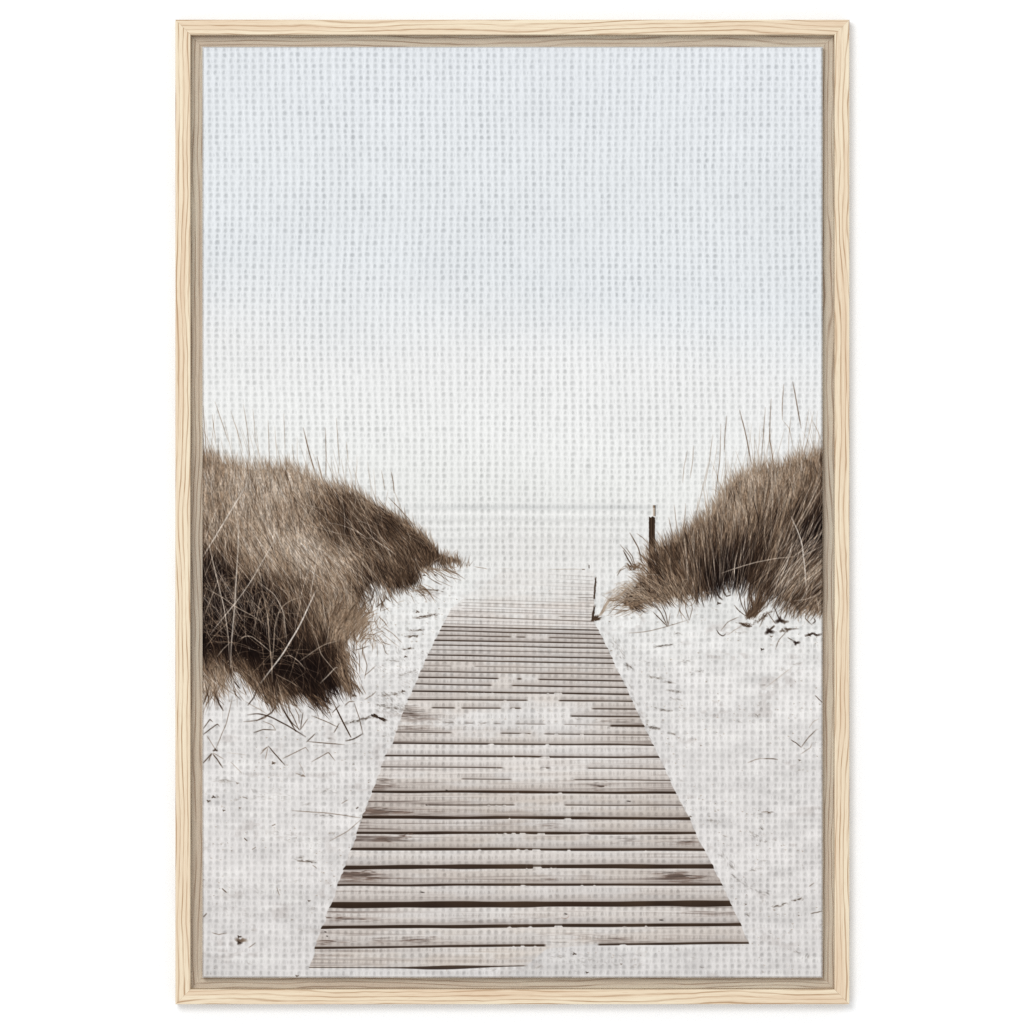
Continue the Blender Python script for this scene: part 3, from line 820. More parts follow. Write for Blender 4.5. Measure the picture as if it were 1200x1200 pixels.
# picked-out dry stalks, one by one
stalks = [
    ([(292, 563), (251, 631), (238, 652)], 196, 1.5, .9), ([(278, 599), (280, 627), (277, 680), (275, 713), (271, 760), (270, 784)], 190, 1.5, .85),
    ([(325, 627), (295, 680), (278, 704), (252, 735), (246, 744)], 190, 1.2, .85), ([(379, 631), (372, 648), (367, 680), (363, 700)], 188, 1.1, .75),
    ([(370, 692), (351, 733), (331, 767), (305, 801)], 205, 1.5, .95), ([(244, 632), (248, 653), (255, 680), (263, 713), (268, 747), (269, 773)], 182, 1.2, .85),
    ([(302, 681), (322, 697), (332, 717), (336, 753)], 178, 1.2, .8), ([(307, 692), (314, 724), (315, 750), (318, 775), (319, 800)], 160, 1.4, .75),
    ([(358, 699), (340, 703), (328, 713), (322, 731), (320, 760), (318, 790)], 165, 1.1, .75), ([(240, 689), (258, 698), (276, 711), (299, 723), (312, 733)], 170, 1.0, .75),
    ([(280, 749), (288, 745), (295, 746), (307, 755), (318, 765)], 172, 1.1, .8), ([(306, 697), (301, 720), (296, 745)], 160, 1.0, .65), ([(318, 765), (305, 780), (294, 790)], 140, .9, .5),
    ([(368, 739), (376, 767), (391, 785), (398, 793)], 170, 1.1, .7), ([(351, 775), (374, 759), (384, 754), (395, 752), (406, 743)], 170, 1.0, .7), ([(375, 721), (392, 713), (415, 711)], 176, 1.0, .65),
    ([(412, 678), (411, 717)], 172, 1.0, .55), ([(375, 801), (395, 781), (402, 793)], 185, 1.1, .8), ([(380, 572), (365, 596), (358, 613)], 168, .9, .6), ([(332, 769), (340, 768), (351, 776), (358, 785)], 172, 1.1, .7),
    ([(255, 680), (248, 700), (240, 720)], 170, 1.0, .7), ([(240, 760), (252, 744), (262, 735), (275, 722)], 150, .9, .6), ([(254, 770), (262, 760), (270, 753)], 175, 1.0, .7), ([(246, 744), (256, 745), (270, 746)], 140, .9, .55),
    ([(238, 712), (250, 727), (262, 738)], 140, .9, .55), ([(252, 645), (246, 660), (239, 676)], 170, 1.0, .6), ([(256, 592), (246, 615), (238, 638)], 180, 1.2, .7), ([(272, 596), (290, 612), (300, 628)], 172, .9, .5),
    ([(322, 590), (332, 610), (336, 625)], 172, .9, .5), ([(340, 614), (348, 630), (354, 644)], 172, .9, .5), ([(430, 652), (410, 646), (395, 652)], 160, .9, .4), ([(450, 648), (470, 664), (480, 672)], 150, .9, .4),
    ([(498, 668), (508, 658), (524, 648)], 160, .9, .5), ([(319, 740), (330, 752), (340, 768)], 150, .9, .5), ([(356, 742), (345, 775), (338, 798)], 150, .9, .5), ([(322, 790), (342, 800), (352, 806)], 160, 1.0, .6),
    ([(927, 605), (934, 620), (940, 637), (943, 665), (945, 692)], 200, 1.3, .9), ([(845, 672), (865, 665), (885, 659), (910, 654), (932, 652)], 178, 1.1, .8), ([(962, 562), (950, 588), (930, 622)], 178, 1.1, .75),
    ([(963, 572), (952, 590), (938, 615)], 170, 1.0, .7), ([(955, 560), (942, 585), (930, 612), (920, 640)], 165, 1.0, .6), ([(963, 640), (940, 652), (925, 672)], 180, 1.0, .7), ([(963, 655), (945, 675), (935, 700)], 170, 1.0, .7),
    ([(963, 670), (950, 682), (938, 706)], 185, 1.0, .7), ([(930, 560), (920, 600), (908, 640), (900, 672)], 150, 1.1, .5), ([(962, 696), (945, 702), (930, 704)], 180, .9, .6), ([(956, 698), (960, 712), (958, 722)], 175, 1.0, .6),
    ([(806, 680), (800, 690), (795, 702)], 165, .9, .6), ([(797, 694), (800, 680), (806, 678), (808, 690)], 160, .8, .5), ([(770, 628), (784, 652), (788, 680)], 160, 1.0, .6)]
poly_strokes(stalks)
# seed specks glinting in the deep shade
for _ in range(150):
    x, y = rng.uniform(240, 345), rng.uniform(672, 790)
    dots([(x, y, .5, rng.uniform(90, 165), .5)])
for _ in range(50):
    dots([(rng.uniform(925, 962), rng.uniform(610, 690), .5, rng.uniform(90, 150), .5)])

def crest(line, ctrl, n, seed, Lr, lr, alpha):
    g = np.random.default_rng(seed)
    line = np.array(line, float)
    dd = np.r_[0, np.cumsum(np.linalg.norm(np.diff(line, axis=0), axis=1))]
    t = g.uniform(0, dd[-1], n)
    bx = np.interp(t, dd, line[:, 0]) + g.normal(0, 2, n)
    by = np.interp(t, dd, line[:, 1]) + g.uniform(0, 9, n)
    _, an, _ = field(ctrl, bx, by)
    an = an + g.normal(0, .24, n)
    l2 = g.uniform(lr[0], lr[1], n)
    bend = g.normal(0, .35, n)
    K = 8
    tt = np.linspace(0, 1, K)[None]
    ang = an[:, None] + bend[:, None] * tt
    P = np.stack([bx[:, None] + np.cumsum(np.cos(ang) * l2[:, None] / K, 1), by[:, None] - np.cumsum(np.sin(ang) * l2[:, None] / K, 1)], -1)
    A = np.minimum(1, (1 - tt) * 1.6 + .05) * g.uniform(alpha * .5, alpha, (n, 1))
    splat(P, g.uniform(.5, .95, n), tone(g.uniform(Lr[0], Lr[1], n)), A, 200)


crest(LP[:14], LC, 520, 401, (105, 165), (9, 24), .5)
crest(LP[10:17], LC, 160, 402, (70, 125), (5, 12), .6)
crest(RP[:14], RC, 420, 403, (95, 160), (9, 26), .5)
crest(RP[12:22], RC, 260, 404, (85, 150), (8, 22), .5)
# thin seed stalks standing over the crests
up_l = [([(242, 534), (240, 505), (238, 476)], 110, 1.2, .6), ([(268, 518), (260, 495), (252, 471)], 128, .9, .6), ([(285, 531), (278, 506), (270, 482)], 134, .9, .55), ([(293, 540), (290, 506), (285, 474)], 120, .9, .6),
        ([(299, 515), (298, 496), (296, 479)], 140, .8, .5), ([(253, 518), (250, 500), (248, 485)], 130, .9, .6), ([(316, 548), (315, 520), (314, 493)], 118, .9, .6), ([(325, 542), (323, 520), (322, 500)], 150, .8, .45),
        ([(334, 529), (333, 507), (332, 485)], 135, .8, .5), ([(370, 556), (362, 530), (355, 501)], 96, 1.3, .75), ([(378, 562), (374, 548), (371, 534)], 105, 1.0, .65), ([(382, 560), (382, 530), (381, 501)], 105, 1.0, .65),
        ([(398, 545), (396, 518), (394, 490)], 135, .9, .55), ([(408, 542), (406, 518)], 150, .9, .5), ([(451, 575), (449, 562), (447, 551)], 130, .9, .55), ([(462, 578), (461, 566), (459, 553)], 100, 1.2, .7),
        ([(482, 612), (470, 598), (455, 583)], 96, 1.0, .7), ([(237, 500), (239, 540)], 110, 1.4, .5), ([(264, 540), (258, 512)], 150, .8, .4), ([(305, 548), (302, 520), (300, 500)], 160, .8, .35), ([(345, 548), (343, 520)], 165, .8, .3),
        ([(275, 545), (268, 515), (262, 490)], 155, .8, .4), ([(286, 546), (280, 520), (276, 496)], 160, .8, .35), ([(500, 628), (490, 612)], 140, .8, .5)]
up_r = [([(800, 566), (801, 548), (805, 528)], 130, .9, .55), ([(809, 560), (812, 540), (813, 522)], 120, .9, .6), ([(826, 570), (832, 540), (835, 510)], 128, .9, .55), ([(817, 600), (823, 575), (830, 542)], 140, .8, .55),
        ([(836, 597), (841, 560), (844, 535), (845, 497)], 108, 1.0, .6), ([(849, 530), (850, 508), (852, 487)], 108, 1.1, .65), ([(881, 545), (874, 507), (867, 480)], 96, 1.3, .75), ([(892, 540), (895, 508), (897, 477)], 112, 1.0, .6),
        ([(908, 552), (902, 512), (904, 467)], 104, 1.1, .65), ([(917, 492), (917, 470), (919, 450)], 110, 1.1, .65), ([(939, 502), (934, 475), (929, 447)], 92, 1.3, .78), ([(924, 530), (925, 508), (927, 487)], 125, .9, .5),
        ([(917, 492), (925, 502), (930, 528)], 140, .8, .5), ([(964, 520), (958, 505), (952, 492)], 125, .9, .5), ([(846, 585), (850, 560), (853, 540)], 140, .8, .5), ([(834, 560), (838, 540), (841, 520)], 150, .8, .4),
        ([(894, 556), (888, 530), (884, 512)], 140, .8, .4), ([(874, 562), (868, 545), (862, 528)], 150, .8, .4), ([(958, 540), (952, 520), (947, 500)], 150, .8, .4), ([(795, 628), (792, 608), (790, 592)], 110, 1.0, .6),
        ([(800, 626), (803, 606), (804, 590)], 110, 1.0, .6), ([(812, 615), (817, 598), (819, 583)], 130, .9, .5), ([(790, 635), (786, 618), (784, 606)], 100, 1.1, .6), ([(943, 538), (948, 518), (940, 505)], 150, .8, .35),
        ([(903, 548), (906, 530), (900, 510)], 150, .8, .35), ([(778, 636), (773, 628), (769, 622)], 110, .9, .5), ([(930, 545), (934, 528), (938, 512)], 140, .8, .4), ([(950, 540), (955, 515), (950, 480)], 165, .8, .35)]
more = []
for line, n_, hi in ((LP[:12], 46, 52), (RP[:13], 60, 62)):
    line = np.array(line, float)
    for _ in range(n_):
        k = rng.integers(0, len(line) - 1)
        f = rng.random()
        x, y = line[k] * (1 - f) + line[k + 1] * f
        h = rng.uniform(16, hi)
        lean = rng.normal(-.16 if x < 600 else .05, .16)
        more.append(([(x, y + 6), (x + lean * h * .6, y - h * .5), (x + lean * h * 1.2, y - h)], rng.uniform(120, 180), rng.uniform(.5, .8), rng.uniform(.25, .55)))
cov_up = poly_strokes(up_l + up_r + more)

fr = []
for _ in range(150):
    x0, y0 = rng.uniform(392, 412), rng.uniform(752, 800)
    a = math.radians(rng.normal(293, 12))
    l2 = rng.uniform(8, 26)
    fr.append(([(x0, y0), (x0 + .5 * l2 * math.cos(a + .2), y0 - .5 * l2 * math.sin(a + .2)), (x0 + l2 * math.cos(a), y0 - l2 * math.sin(a))], rng.uniform(40, 150), rng.uniform(.4, .8), rng.uniform(.35, .8)))
for _ in range(330):
    x0, y0 = rng.uniform(384, 424), rng.uniform(718, 756)
    a = math.radians(rng.normal(52, 16) + (415 - x0) * .5)
    l2 = rng.uniform(10, 30)
    fr.append(([(x0, y0), (x0 + .5 * l2 * math.cos(a + .15), y0 - .5 * l2 * math.sin(a + .15)), (x0 + l2 * math.cos(a), y0 - l2 * math.sin(a))], rng.uniform(62, 165), rng.uniform(.4, .8), rng.uniform(.4, .85)))
for _ in range(130):
    x0, y0 = rng.uniform(415, 446), rng.uniform(715, 757)
    a = math.radians(rng.normal(50, 30))
    l2 = rng.uniform(6, 18)
    if y0 < 730 - (446 - x0) * .2 or (x0 - 415) / 31 + (y0 - 735) / 50 > 1.1:
        continue
    fr.append(([(x0, y0), (x0 + l2 * math.cos(a), y0 - l2 * math.sin(a))], rng.uniform(90, 165), rng.uniform(.4, .8), rng.uniform(.3, .7)))
# fringe blades hanging over the sand below the dunes
for (x0, x1, y0, y1, n_, a0, a1, Lr, lr) in [
        (240, 262, 800, 812, 26, 240, 300, (50, 130), (14, 34)), (262, 300, 790, 806, 22, 280, 320, (50, 120), (10, 26)), (300, 345, 815, 824, 34, 270, 330, (40, 120), (8, 22)),
        (355, 380, 812, 828, 46, 290, 335, (30, 110), (8, 22)), (398, 424, 795, 808, 30, 275, 310, (60, 120), (6, 16)), (404, 446, 715, 756, 80, 250, 330, (90, 160), (8, 20)),
        (420, 450, 690, 712, 30, 250, 300, (50, 110), (8, 20)), (448, 462, 686, 700, 26, 240, 300, (60, 120), (5, 14)), (490, 530, 662, 667, 34, 310, 345, (80, 140), (8, 26)), (470, 500, 684, 692, 34, 300, 350, (70, 140), (8, 24)),
        (915, 962, 706, 716, 46, 240, 300, (60, 150), (5, 14)), (724, 760, 700, 716, 50, 170, 215, (90, 150), (10, 26)), (760, 830, 690, 702, 34, 190, 260, (80, 140), (5, 12))]:
    for _ in range(n_):
        x, y = rng.uniform(x0, x1), rng.uniform(y0, y1)
        a = math.radians(rng.uniform(a0, a1))
        l2 = rng.uniform(*lr)
        b2 = rng.normal(0, .14)
        fr.append(([(x, y), (x + .5 * l2 * math.cos(a), y - .5 * l2 * math.sin(a)), (x + l2 * math.cos(a + b2), y - l2 * math.sin(a + b2))], rng.uniform(*Lr), rng.uniform(.45, .95), rng.uniform(.35, .8)))
cov_fr = poly_strokes(fr)

# single dead blades and twigs lying on the sand
tw = [
    ([(238, 854), (246, 843), (250, 846)], 60, 1.2, .8, 'sharp'), ([(238, 861), (255, 848), (257, 851)], 55, 1.3, .85, 'sharp'), ([(242, 862), (252, 879)], 100, .9, .6), ([(252, 879), (265, 848), (272, 816)], 90, .9, .7),
    ([(248, 883), (238, 895)], 60, 1.5, .8), ([(248, 883), (244, 892)], 80, 1.3, .7), ([(249, 883), (256, 893), (261, 900)], 60, 1.5, .8), ([(249, 882), (262, 890)], 110, .9, .6),
    ([(314, 874), (320, 881), (334, 897)], 55, 1.3, .85), ([(314, 875), (307, 880)], 90, 1.1, .7), ([(314, 876), (311, 891)], 100, 1.0, .6), ([(313, 876), (305, 884)], 100, .9, .6), ([(331, 889), (358, 875), (361, 880)], 90, 1.0, .75, 'sharp'),
    ([(365, 893), (385, 882), (393, 892)], 80, 1.0, .75, 'sharp'), ([(359, 870), (370, 860)], 60, 1.2, .8), ([(361, 869), (404, 873)], 70, 1.1, .8), ([(329, 827), (338, 842), (347, 857)], 50, 1.5, .85), ([(333, 834), (343, 848), (352, 856)], 60, 1.2, .8),
    ([(355, 835), (353, 847), (352, 856)], 60, 1.2, .8), ([(361, 842), (356, 849), (352, 855)], 80, 1.1, .7), ([(345, 829), (350, 838), (351, 848)], 80, 1.1, .7), ([(337, 828), (344, 842), (350, 856)], 70, 1.1, .75),
    ([(290, 838), (301, 836), (314, 839), (335, 850), (358, 864)], 48, 1.6, .85), ([(297, 859), (308, 855), (323, 856)], 60, 1.2, .8), ([(323, 856), (320, 850), (308, 845)], 90, .9, .6), ([(285, 846), (297, 845), (310, 842), (320, 832)], 80, 1.1, .7),
    ([(300, 845), (318, 836), (326, 822)], 60, 1.4, .8), ([(386, 814), (398, 838), (411, 864)], 70, 1.2, .75), ([(394, 830), (402, 848), (411, 865)], 50, 1.4, .85), ([(384, 835), (385, 816)], 80, 1.0, .7), ([(389, 836), (398, 826)], 60, 1.2, .75),
    ([(415, 824), (421, 842), (425, 860)], 70, 1.0, .75), ([(425, 860), (415, 866), (405, 868)], 50, 1.5, .8), ([(404, 827), (409, 822), (416, 822)], 80, 1.2, .7), ([(365, 839), (382, 846), (396, 853)], 80, 1.0, .75), ([(391, 859), (398, 848)], 60, 1.2, .75),
    ([(290, 827), (297, 818), (301, 806)], 45, 1.5, .85), ([(274, 798), (281, 808)], 45, 1.6, .85), ([(253, 816), (257, 825), (262, 833)], 45, 1.7, .9), ([(238, 826), (244, 812)], 55, 1.4, .8), ([(287, 822), (305, 832), (314, 838)], 120, .9, .5),
    ([(342, 950), (385, 953), (425, 959)], 95, 1.0, .7), ([(386, 986), (408, 974), (424, 960)], 100, .9, .65), ([(284, 934), (290, 936)], 80, 1.1, .5), ([(400, 942), (408, 937)], 90, 1.0, .6), ([(417, 948), (420, 946)], 50, 1.5, .7),
    ([(266, 882), (290, 885)], 170, .8, .4), ([(270, 893), (280, 903), (284, 907)], 130, .8, .5), ([(350, 893), (357, 908)], 140, .8, .4), ([(346, 906), (358, 910)], 100, 1.0, .5), ([(286, 982), (290, 986)], 60, 1.3, .7),
    ([(295, 996), (300, 993)], 80, 1.0, .6), ([(260, 1041), (266, 1046)], 70, 1.4, .7), ([(248, 1093), (256, 1095), (266, 1093)], 90, 1.0, .6), ([(291, 1111), (300, 1105)], 90, 1.0, .6), ([(318, 968), (323, 966)], 80, 1.2, .6), ([(348, 1009), (360, 1011)], 70, 1.2, .6),
    ([(366, 1014), (372, 1018)], 90, 1.0, .5), ([(324, 1040), (328, 1050)], 100, 1.0, .5), ([(238, 1075), (242, 1070)], 60, 1.6, .6), ([(245, 820), (240, 800)], 60, 1.2, .7),
    # beside and below the second dune
    ([(839, 690), (842, 698), (847, 703)], 40, 2.0, .85), ([(846, 687), (848, 694), (851, 699)], 45, 1.8, .85), ([(851, 681), (853, 690), (856, 696)], 60, 1.5, .8), ([(851, 699), (857, 697)], 50, 1.3, .7), ([(855, 680), (857, 690)], 60, 1.2, .7), ([(834, 697), (828, 694), (822, 699)], 110, 1.2, .6),
    ([(877, 725), (868, 706), (864, 680)], 60, 1.1, .8), ([(874, 722), (866, 716), (860, 709)], 60, 1.1, .8), ([(877, 724), (876, 703), (880, 685)], 55, 1.1, .8), ([(876, 722), (873, 710), (873, 700)], 60, 1.1, .8), ([(879, 722), (886, 702), (893, 684)], 65, 1.1, .8),
    ([(866, 723), (853, 729), (845, 739)], 80, .9, .7), ([(872, 732), (860, 739), (853, 744)], 110, .8, .5), ([(840, 738), (843, 743), (848, 745), (851, 742)], 50, 1.2, .8), ([(870, 730), (876, 735), (880, 730)], 60, 1.3, .8),
    ([(914, 727), (910, 718), (907, 709)], 55, 1.2, .8), ([(914, 727), (916, 716), (917, 710)], 70, 1.0, .7), ([(919, 726), (922, 718), (923, 708)], 60, 1.2, .8), ([(909, 731), (904, 724), (899, 717)], 80, 1.0, .7), ([(908, 733), (900, 740)], 50, 2.4, .8),
    ([(922, 740), (913, 750), (909, 761)], 80, .9, .7), ([(919, 737), (925, 737), (936, 737)], 60, 1.4, .6), ([(943, 745), (949, 744), (953, 742), (957, 745), (963, 743)], 40, 2.6, .8, 'sharp'), ([(947, 742), (950, 746)], 60, 1.5, .6),
    ([(946, 716), (944, 725), (952, 733)], 60, 1.1, .7, 'sharp'), ([(954, 724), (956, 728), (952, 731)], 50, 1.4, .7), ([(923, 747), (930, 751)], 60, 1.3, .6), ([(899, 702), (896, 708)], 60, 1.3, .5), ([(935, 720), (936, 730)], 110, 1.0, .5),
    ([(890, 735), (897, 720), (903, 716)], 80, 1.2, .6), ([(891, 727), (899, 720)], 50, 2.2, .6),
    ([(782, 734), (772, 724), (765, 717)], 60, 1.1, .8), ([(782, 734), (775, 718), (767, 707)], 60, 1.2, .8), ([(783, 733), (780, 718), (775, 707)], 60, 1.1, .8), ([(783, 734), (785, 718)], 80, .9, .6), ([(808, 727), (803, 712), (805, 702)], 80, .9, .7),
    ([(808, 726), (812, 714), (810, 703)], 70, .9, .7), ([(805, 727), (796, 716), (795, 704)], 100, .9, .6), ([(800, 728), (797, 712)], 110, .8, .5), ([(737, 742), (760, 740), (782, 734), (808, 726)], 90, .9, .6), ([(793, 724), (800, 706)], 110, .8, .5),
    ([(742, 666), (736, 656), (730, 645)], 55, 1.5, .85), ([(744, 665), (738, 652), (726, 638)], 80, 1.0, .7), ([(745, 666), (741, 652), (733, 641)], 75, 1.1, .7), ([(753, 660), (748, 642), (738, 625)], 75, 1.4, .8), ([(760, 638), (753, 630), (746, 625)], 90, 1.0, .6),
    ([(723, 675), (727, 668), (734, 665)], 80, 1.0, .7), ([(722, 672), (732, 663), (750, 664)], 120, .8, .6), ([(735, 668), (750, 668), (760, 672)], 110, .9, .6), ([(758, 664), (748, 660), (740, 663)], 90, 1.0, .6),
    ([(927, 867), (933, 871), (939, 876)], 60, 1.1, .8), ([(939, 876), (948, 864), (957, 855)], 75, 1.2, .7), ([(938, 884), (950, 876), (952, 870)], 100, .9, .5), ([(955, 815), (964, 824)], 60, 1.1, .75), ([(876, 894), (886, 890), (895, 889)], 100, .9, .6),
    ([(895, 889), (905, 889), (912, 890)], 70, 1.3, .7), ([(897, 806), (915, 792), (930, 780)], 150, .8, .4), ([(948, 853), (954, 845), (960, 842)], 130, .8, .5), ([(950, 1071), (964, 1068)], 70, 1.2, .7), ([(948, 1039), (954, 1034)], 90, 1.0, .6),
    ([(892, 952), (900, 951), (904, 954)], 90, 1.0, .6),
    # far, beside the boards
    ([(440, 712), (448, 706), (453, 700)], 60, 1.3, .7), ([(433, 708), (436, 700), (438, 690)], 45, 1.7, .8), ([(466, 706), (474, 704)], 150, .9, .5), ([(452, 690), (460, 700), (468, 708)], 90, 1.0, .6), ([(447, 716), (456, 712)], 110, 1.0, .5),
    ([(447, 734), (460, 742), (471, 753)], 110, 1.0, .6), ([(445, 740), (455, 748), (468, 758)], 130, .9, .5), ([(446, 752), (458, 756)], 90, 1.1, .6), ([(414, 764), (415, 750), (414, 740)], 60, 1.1, .7), ([(421, 790), (421, 775), (420, 762)], 80, 1.1, .7),
    ([(427, 796), (430, 780), (425, 762)], 80, 1.0, .7), ([(427, 792), (434, 786), (440, 780)], 80, 1.0, .6), ([(415, 762), (424, 760), (432, 757)], 60, 1.1, .7), ([(449, 755), (452, 765), (455, 767)], 80, 1.0, .6), ([(427, 820), (436, 815), (441, 810)], 80, 1.1, .6),
    ([(510, 668), (526, 676), (540, 680)], 90, .9, .6), ([(505, 668), (516, 674), (528, 683)], 80, 1.0, .6), ([(520, 664), (530, 670), (536, 673)], 80, 1.0, .6), ([(500, 675), (510, 682), (518, 686)], 70, 1.2, .6), ([(504, 672), (512, 680), (530, 688)], 110, .8, .5),
    ([(490, 691), (500, 691), (514, 692)], 70, 1.8, .6), ([(490, 694), (505, 696)], 90, 1.0, .5)]
tw = [(t_[0], t_[1], t_[2], t_[3], *(t_[4:])) for t_ in tw]
poly_strokes(tw)
tf = []
for _ in range(80):       # the dark tussock in front of the second dune
    x1, y1 = rng.uniform(878, 906), rng.uniform(684, 706)
    x0 = 877 + rng.uniform(-5, 9)
    tf.append(([(x0, 724 + rng.uniform(-3, 3)), ((x0 + x1) / 2 + 2, (720 + y1) / 2 + 3), (x1 - 2, y1)], rng.uniform(28, 120), rng.uniform(.45, .9), rng.uniform(.3, .75)))
for _ in range(40):
    x0, y0 = 742 + rng.uniform(-4, 14), 666 + rng.uniform(-2, 3)
    tf.append(([(x0, y0), (x0 + rng.uniform(-6, 6), y0 - rng.uniform(2, 8))], rng.uniform(60, 130), .9, .6))
for _ in range(60):
    x0, y0 = rng.uniform(728, 760), rng.uniform(682, 702)
    tf.append(([(x0, y0), (x0 - rng.uniform(6, 14), y0 + rng.uniform(-3, 3)), (x0 - rng.uniform(14, 28), y0 + rng.uniform(2, 16))], rng.uniform(120, 185), .7, .4))
cov_t = poly_strokes(tf)
smear(868, 731, 880, 734, 2.5, 60, .6, 50, .5)
smear(882, 716, 896, 704, 4.0, 50, .3, 40, .8)
smear(884, 732, 903, 716, 2.4, 70, .5, 60, .5)
dots([(914, 727, 3.2, 35, .95), (901, 740, 3.0, 32, .95), (933, 753.5, 2.2, 30, .95), (893, 761, 1.2, 40, .9), (842, 707, 1.4, 45, .9), (920, 729, 2, 60, .7), (904, 746, 1, 80, .7), (917, 739, 2.0, 60, .7), (923, 738, 2.2, 55, .8),
      (281, 1103, 3.2, 70, .85), (280, 1098, 1.4, 45, .9), (280, 1105, 1.8, 30, .7), (285, 1102, 2.4, 120, .5), (252, 879, 1.6, 50, .9), (320, 894, 1.4, 70, .8), (250, 934, 1.4, 45, .8), (244, 939, 1.3, 55, .8), (262, 950, 1.0, 60, .7),
      (278, 918, 1.0, 70, .6), (281, 947, .9, 90, .6), (355, 909, 1.4, 90, .6), (415, 815, 1.6, 60, .8), (472, 810, 1.3, 50, .8), (475, 769.5, 1.1, 50, .8), (489, 717, 1.3, 60, .8), (362, 1056, 1.0, 50, .7), (342, 1078, .8, 130, .5),
      (348, 1144, 1.2, 60, .7), (673, 1118, 1.3, 45, .8), (688, 1140, 1.0, 50, .8), (728, 1130, .8, 70, .7), (874, 1060, .8, 80, .6), (320, 895, 1, 60, .7), (892, 1147, 1, 80, .6), (809, 957, 1.0, 60, .6), (937, 891, .9, 60, .7), (788, 732, .8, 90, .5),
      (497, 674, 1.2, 55, .8), (510, 674, 1.0, 50, .8)])

gmask = blur(np.maximum(covL, covR).astype(np.float32), 1)
img *= 1 + (gmask * ((vnoise(1.1, 1.8, 611) - .5) * .30 + (vnoise(2.0, 7, 612) - .5) * .26))[..., None]
gl = blur((covL > .5).astype(np.float32), 2) > .5
grr = blur((covR > .5).astype(np.float32), 2) > .5
part_id[gl & (X < 600) & (part_id != 1)] = 2
part_id[grr & (X > 700) & (part_id != 4)] = 3
img = np.clip(img, .02, .97)

# ------------------------------------------------------------------ the weave: real relief in the same vertices
PX, PY = 8.88, 6.85
wx = X + (vnoise(120, 160, 401) - .5) * 5 + (vnoise(9, 26, 402) - .5) * 1.3 + (vnoise(5, 4, 408) - .5) * .9
wy = Y + (vnoise(160, 120, 403) - .5) * 4 + (vnoise(12, 9, 404) - .5) * .9 + (vnoise(4, 4, 409) - .5) * .8
row = np.floor(wy / PY)
alt = np.mod(row, 2)
cxp = wx / PX
cell = np.floor(cxp)
fx = cxp - cell - .5
fy = wy / PY - row - .5


def hsh_(a, b_, k):
    return np.mod(np.sin(a * 12.9898 + b_ * 78.233 + k) * 43758.5453, 1.0)


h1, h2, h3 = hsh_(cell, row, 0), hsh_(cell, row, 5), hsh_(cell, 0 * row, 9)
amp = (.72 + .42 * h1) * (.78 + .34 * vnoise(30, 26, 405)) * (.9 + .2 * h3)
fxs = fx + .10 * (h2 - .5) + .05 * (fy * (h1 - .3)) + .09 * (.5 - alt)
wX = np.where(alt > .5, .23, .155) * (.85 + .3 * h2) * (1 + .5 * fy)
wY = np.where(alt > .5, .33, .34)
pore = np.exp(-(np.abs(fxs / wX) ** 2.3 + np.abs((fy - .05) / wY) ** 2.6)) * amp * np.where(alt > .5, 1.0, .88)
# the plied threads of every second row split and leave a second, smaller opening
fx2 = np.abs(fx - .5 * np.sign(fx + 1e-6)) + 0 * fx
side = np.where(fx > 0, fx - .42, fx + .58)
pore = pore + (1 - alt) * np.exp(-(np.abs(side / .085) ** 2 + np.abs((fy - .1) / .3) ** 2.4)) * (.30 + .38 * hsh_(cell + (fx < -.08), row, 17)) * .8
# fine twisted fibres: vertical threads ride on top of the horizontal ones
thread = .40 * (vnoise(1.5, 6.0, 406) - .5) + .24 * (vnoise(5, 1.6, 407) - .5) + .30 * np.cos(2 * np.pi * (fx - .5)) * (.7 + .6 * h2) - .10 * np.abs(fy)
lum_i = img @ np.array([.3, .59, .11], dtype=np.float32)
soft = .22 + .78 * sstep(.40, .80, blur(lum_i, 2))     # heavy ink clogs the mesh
edge_d = np.minimum(np.minimum(X - X0, X1 - X), np.minimum(Y - Y0, Y1 - Y))
edge_t = sstep(0, 6, edge_d)
depth = (pore * 0.0014 + np.clip(.30 - thread, 0, 1) * .00045) * (.2 + .8 * edge_t) * soft
depth = depth + .0030 * (1 - sstep(0, 2.6, edge_d)) ** 2

# pore shade and thread highlights of the weave, painted into the ink colour
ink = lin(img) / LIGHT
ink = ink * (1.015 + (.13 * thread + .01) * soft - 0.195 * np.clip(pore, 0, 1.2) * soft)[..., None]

m_can, nt, b = node_mat('printed_canvas')
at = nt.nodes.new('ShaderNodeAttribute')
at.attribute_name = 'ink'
tc = nt.nodes.new('ShaderNodeTexCoord')
nz = nt.nodes.new('ShaderNodeTexNoise')
nz.inputs['Scale'].default_value = 1500
nz.inputs['Detail'].default_value = 3
nt.links.new(tc.outputs['Object'], nz.inputs['Vector'])
mr = nt.nodes.new('ShaderNodeMapRange')
mr.inputs['From Min'].default_value = .3
mr.inputs['From Max'].default_value = .7
mr.inputs['To Min'].default_value = .955
mr.inputs['To Max'].default_value = 1.045
nt.links.new(nz.outputs['Fac'], mr.inputs['Value'])
vm = nt.nodes.new('ShaderNodeVectorMath')
vm.operation = 'SCALE'
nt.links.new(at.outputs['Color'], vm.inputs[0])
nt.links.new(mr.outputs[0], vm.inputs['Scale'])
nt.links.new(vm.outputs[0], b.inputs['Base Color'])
b.inputs['Roughness'].default_value = .92
b.inputs['Specular IOR Level'].default_value = .04
bp = nt.nodes.new('ShaderNodeBump')
bp.inputs['Strength'].default_value = .25
bp.inputs['Distance'].default_value = .0002
nt.links.new(nz.outputs['Fac'], bp.inputs['Height'])
nt.links.new(bp.outputs['Normal'], b.inputs['Normal'])

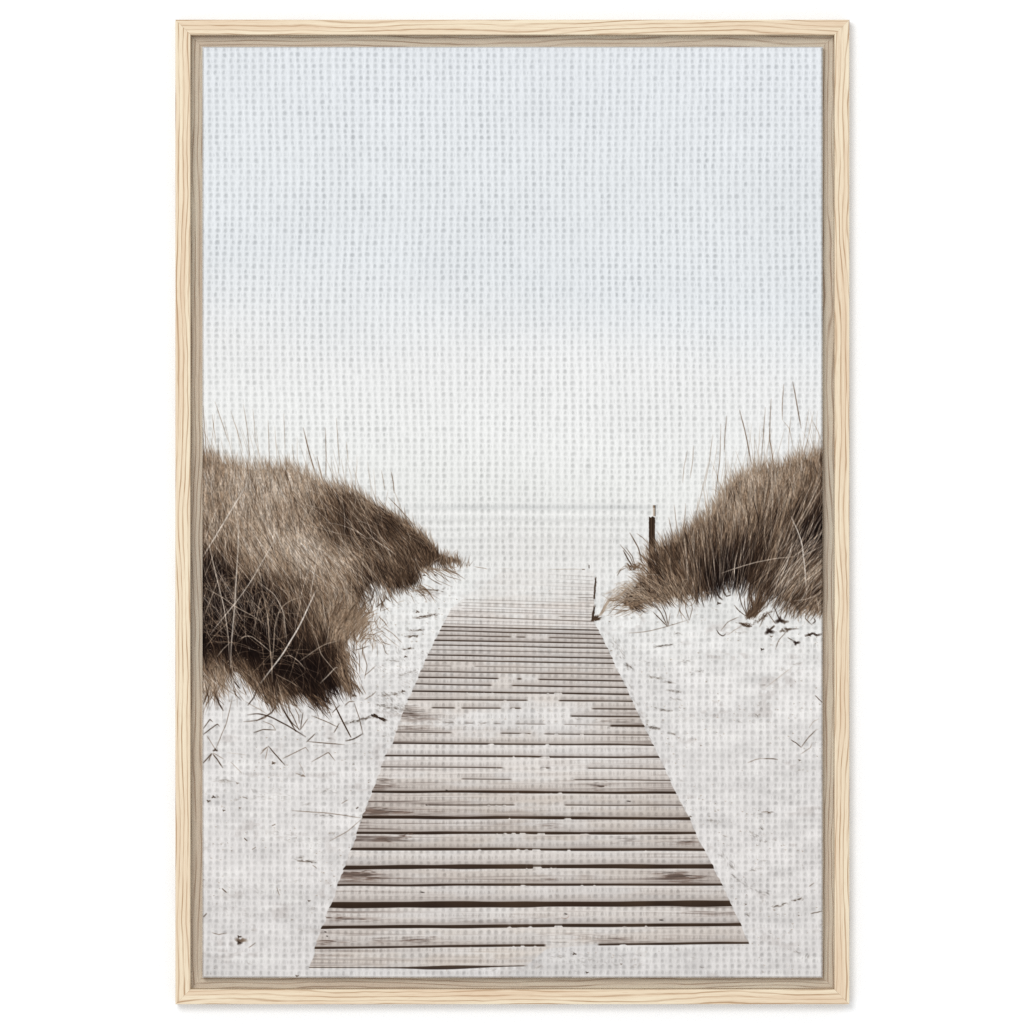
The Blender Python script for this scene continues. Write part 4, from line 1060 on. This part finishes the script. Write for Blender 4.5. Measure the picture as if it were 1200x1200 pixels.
vx = (X - CX) * S
vz = (CY - Y) * S
vy = -(D_CANVAS - depth)
V = np.stack([vx, vy, vz], -1).reshape(-1, 3).astype(np.float32)
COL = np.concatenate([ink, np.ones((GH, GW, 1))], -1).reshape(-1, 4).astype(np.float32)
ii, jj = np.meshgrid(np.arange(GW - 1), np.arange(GH - 1))
a_ = (jj * GW + ii).ravel()
Q = np.stack([a_, a_ + GW, a_ + GW + 1, a_ + 1], -1)          # faces look towards the viewer (-y)
# the part of each face: majority of its corners
pid = part_id
fid = np.maximum.reduce([pid[:-1, :-1], pid[1:, 1:]]).ravel()


def canvas_piece(name, faces, parent, extra_v=None, extra_f=None, extra_c=None):
    used, inv = np.unique(faces, return_inverse=True)
    f = inv.reshape(faces.shape)
    v, c = V[used], COL[used]
    if extra_v is not None:
        f = np.concatenate([f, extra_f + len(v)])
        v = np.concatenate([v, extra_v])
        c = np.concatenate([c, extra_c])
    o = mesh_obj(name, v, f, m_can, parent, smooth=True)
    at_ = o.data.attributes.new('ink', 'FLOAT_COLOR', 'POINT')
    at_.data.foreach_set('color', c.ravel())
    return o


# turned-over sides of the canvas, down to the step
def side_strip(ids, out):
    t = V[ids]
    back = t.copy()
    back[:, 1] = -D_STEP - .0002
    back[:, 0] += out[0] * .0001
    back[:, 2] += out[1] * .0001
    n_ = len(ids)
    v = np.concatenate([t, back])
    k = np.arange(n_ - 1)
    f = np.stack([k, k + 1, k + 1 + n_, k + n_], -1)
    if out in ((0, 1), (1, 0)):
        f = f[:, ::-1]
    c = np.tile(COL[ids], (2, 1))
    return v, f, c


sv, sf, scol = [], [], []
base_n = 0
for ids, out in ((np.arange(GW), (0, 1)), (np.arange(GW) + (GH - 1) * GW, (0, -1)), (np.arange(GH) * GW, (-1, 0)), (np.arange(GH) * GW + GW - 1, (1, 0))):
    v, f, c = side_strip(ids, out)
    sv.append(v); sf.append(f + base_n); scol.append(c)
    base_n += len(v)
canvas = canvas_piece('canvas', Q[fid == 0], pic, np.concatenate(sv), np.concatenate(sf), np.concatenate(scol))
canvas['label'] = 'woven canvas printed with pale sky, hazy sea and white sand'
for k, nm, lb in ((1, 'printed_boardwalk', 'printed plank boardwalk running up to the beach, dusted with sand'),
                  (2, 'printed_dune_grass', 'printed dune of brown grass, the larger one, reaching lower beside the boards'),
                  (3, 'printed_dune_grass', 'printed dune of brown grass behind the wooden post'),
                  (4, 'printed_post', 'printed dark wooden post with a broken top'),
                  (5, 'printed_boardwalk_edge', 'printed dark upright edge at the far end of the boardwalk')):
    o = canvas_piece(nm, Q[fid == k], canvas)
    o['label'] = lb
# stretcher board behind the canvas, resting on the frame's step
m_str, nt, b = node_mat('stretcher_board')
b.inputs['Base Color'].default_value = (.45, .36, .26, 1)
b.inputs['Roughness'].default_value = .8
xa, xb, za, zb = (X0 - CX + 3) * S, (X1 - CX - 3) * S, (CY - Y1 + 3) * S, (CY - Y0 - 3) * S
ya, yb = -(D_CANVAS - .0032), -(D_STEP + .0003)
bv = [(xa, ya, za), (xb, ya, za), (xb, ya, zb), (xa, ya, zb), (xa, yb, za), (xb, yb, za), (xb, yb, zb), (xa, yb, zb)]
mesh_obj('stretcher_board', bv, [(0, 1, 2, 3), (5, 4, 7, 6), (4, 0, 3, 7), (1, 5, 6, 2), (3, 2, 6, 7), (4, 5, 1, 0)], m_str, pic)
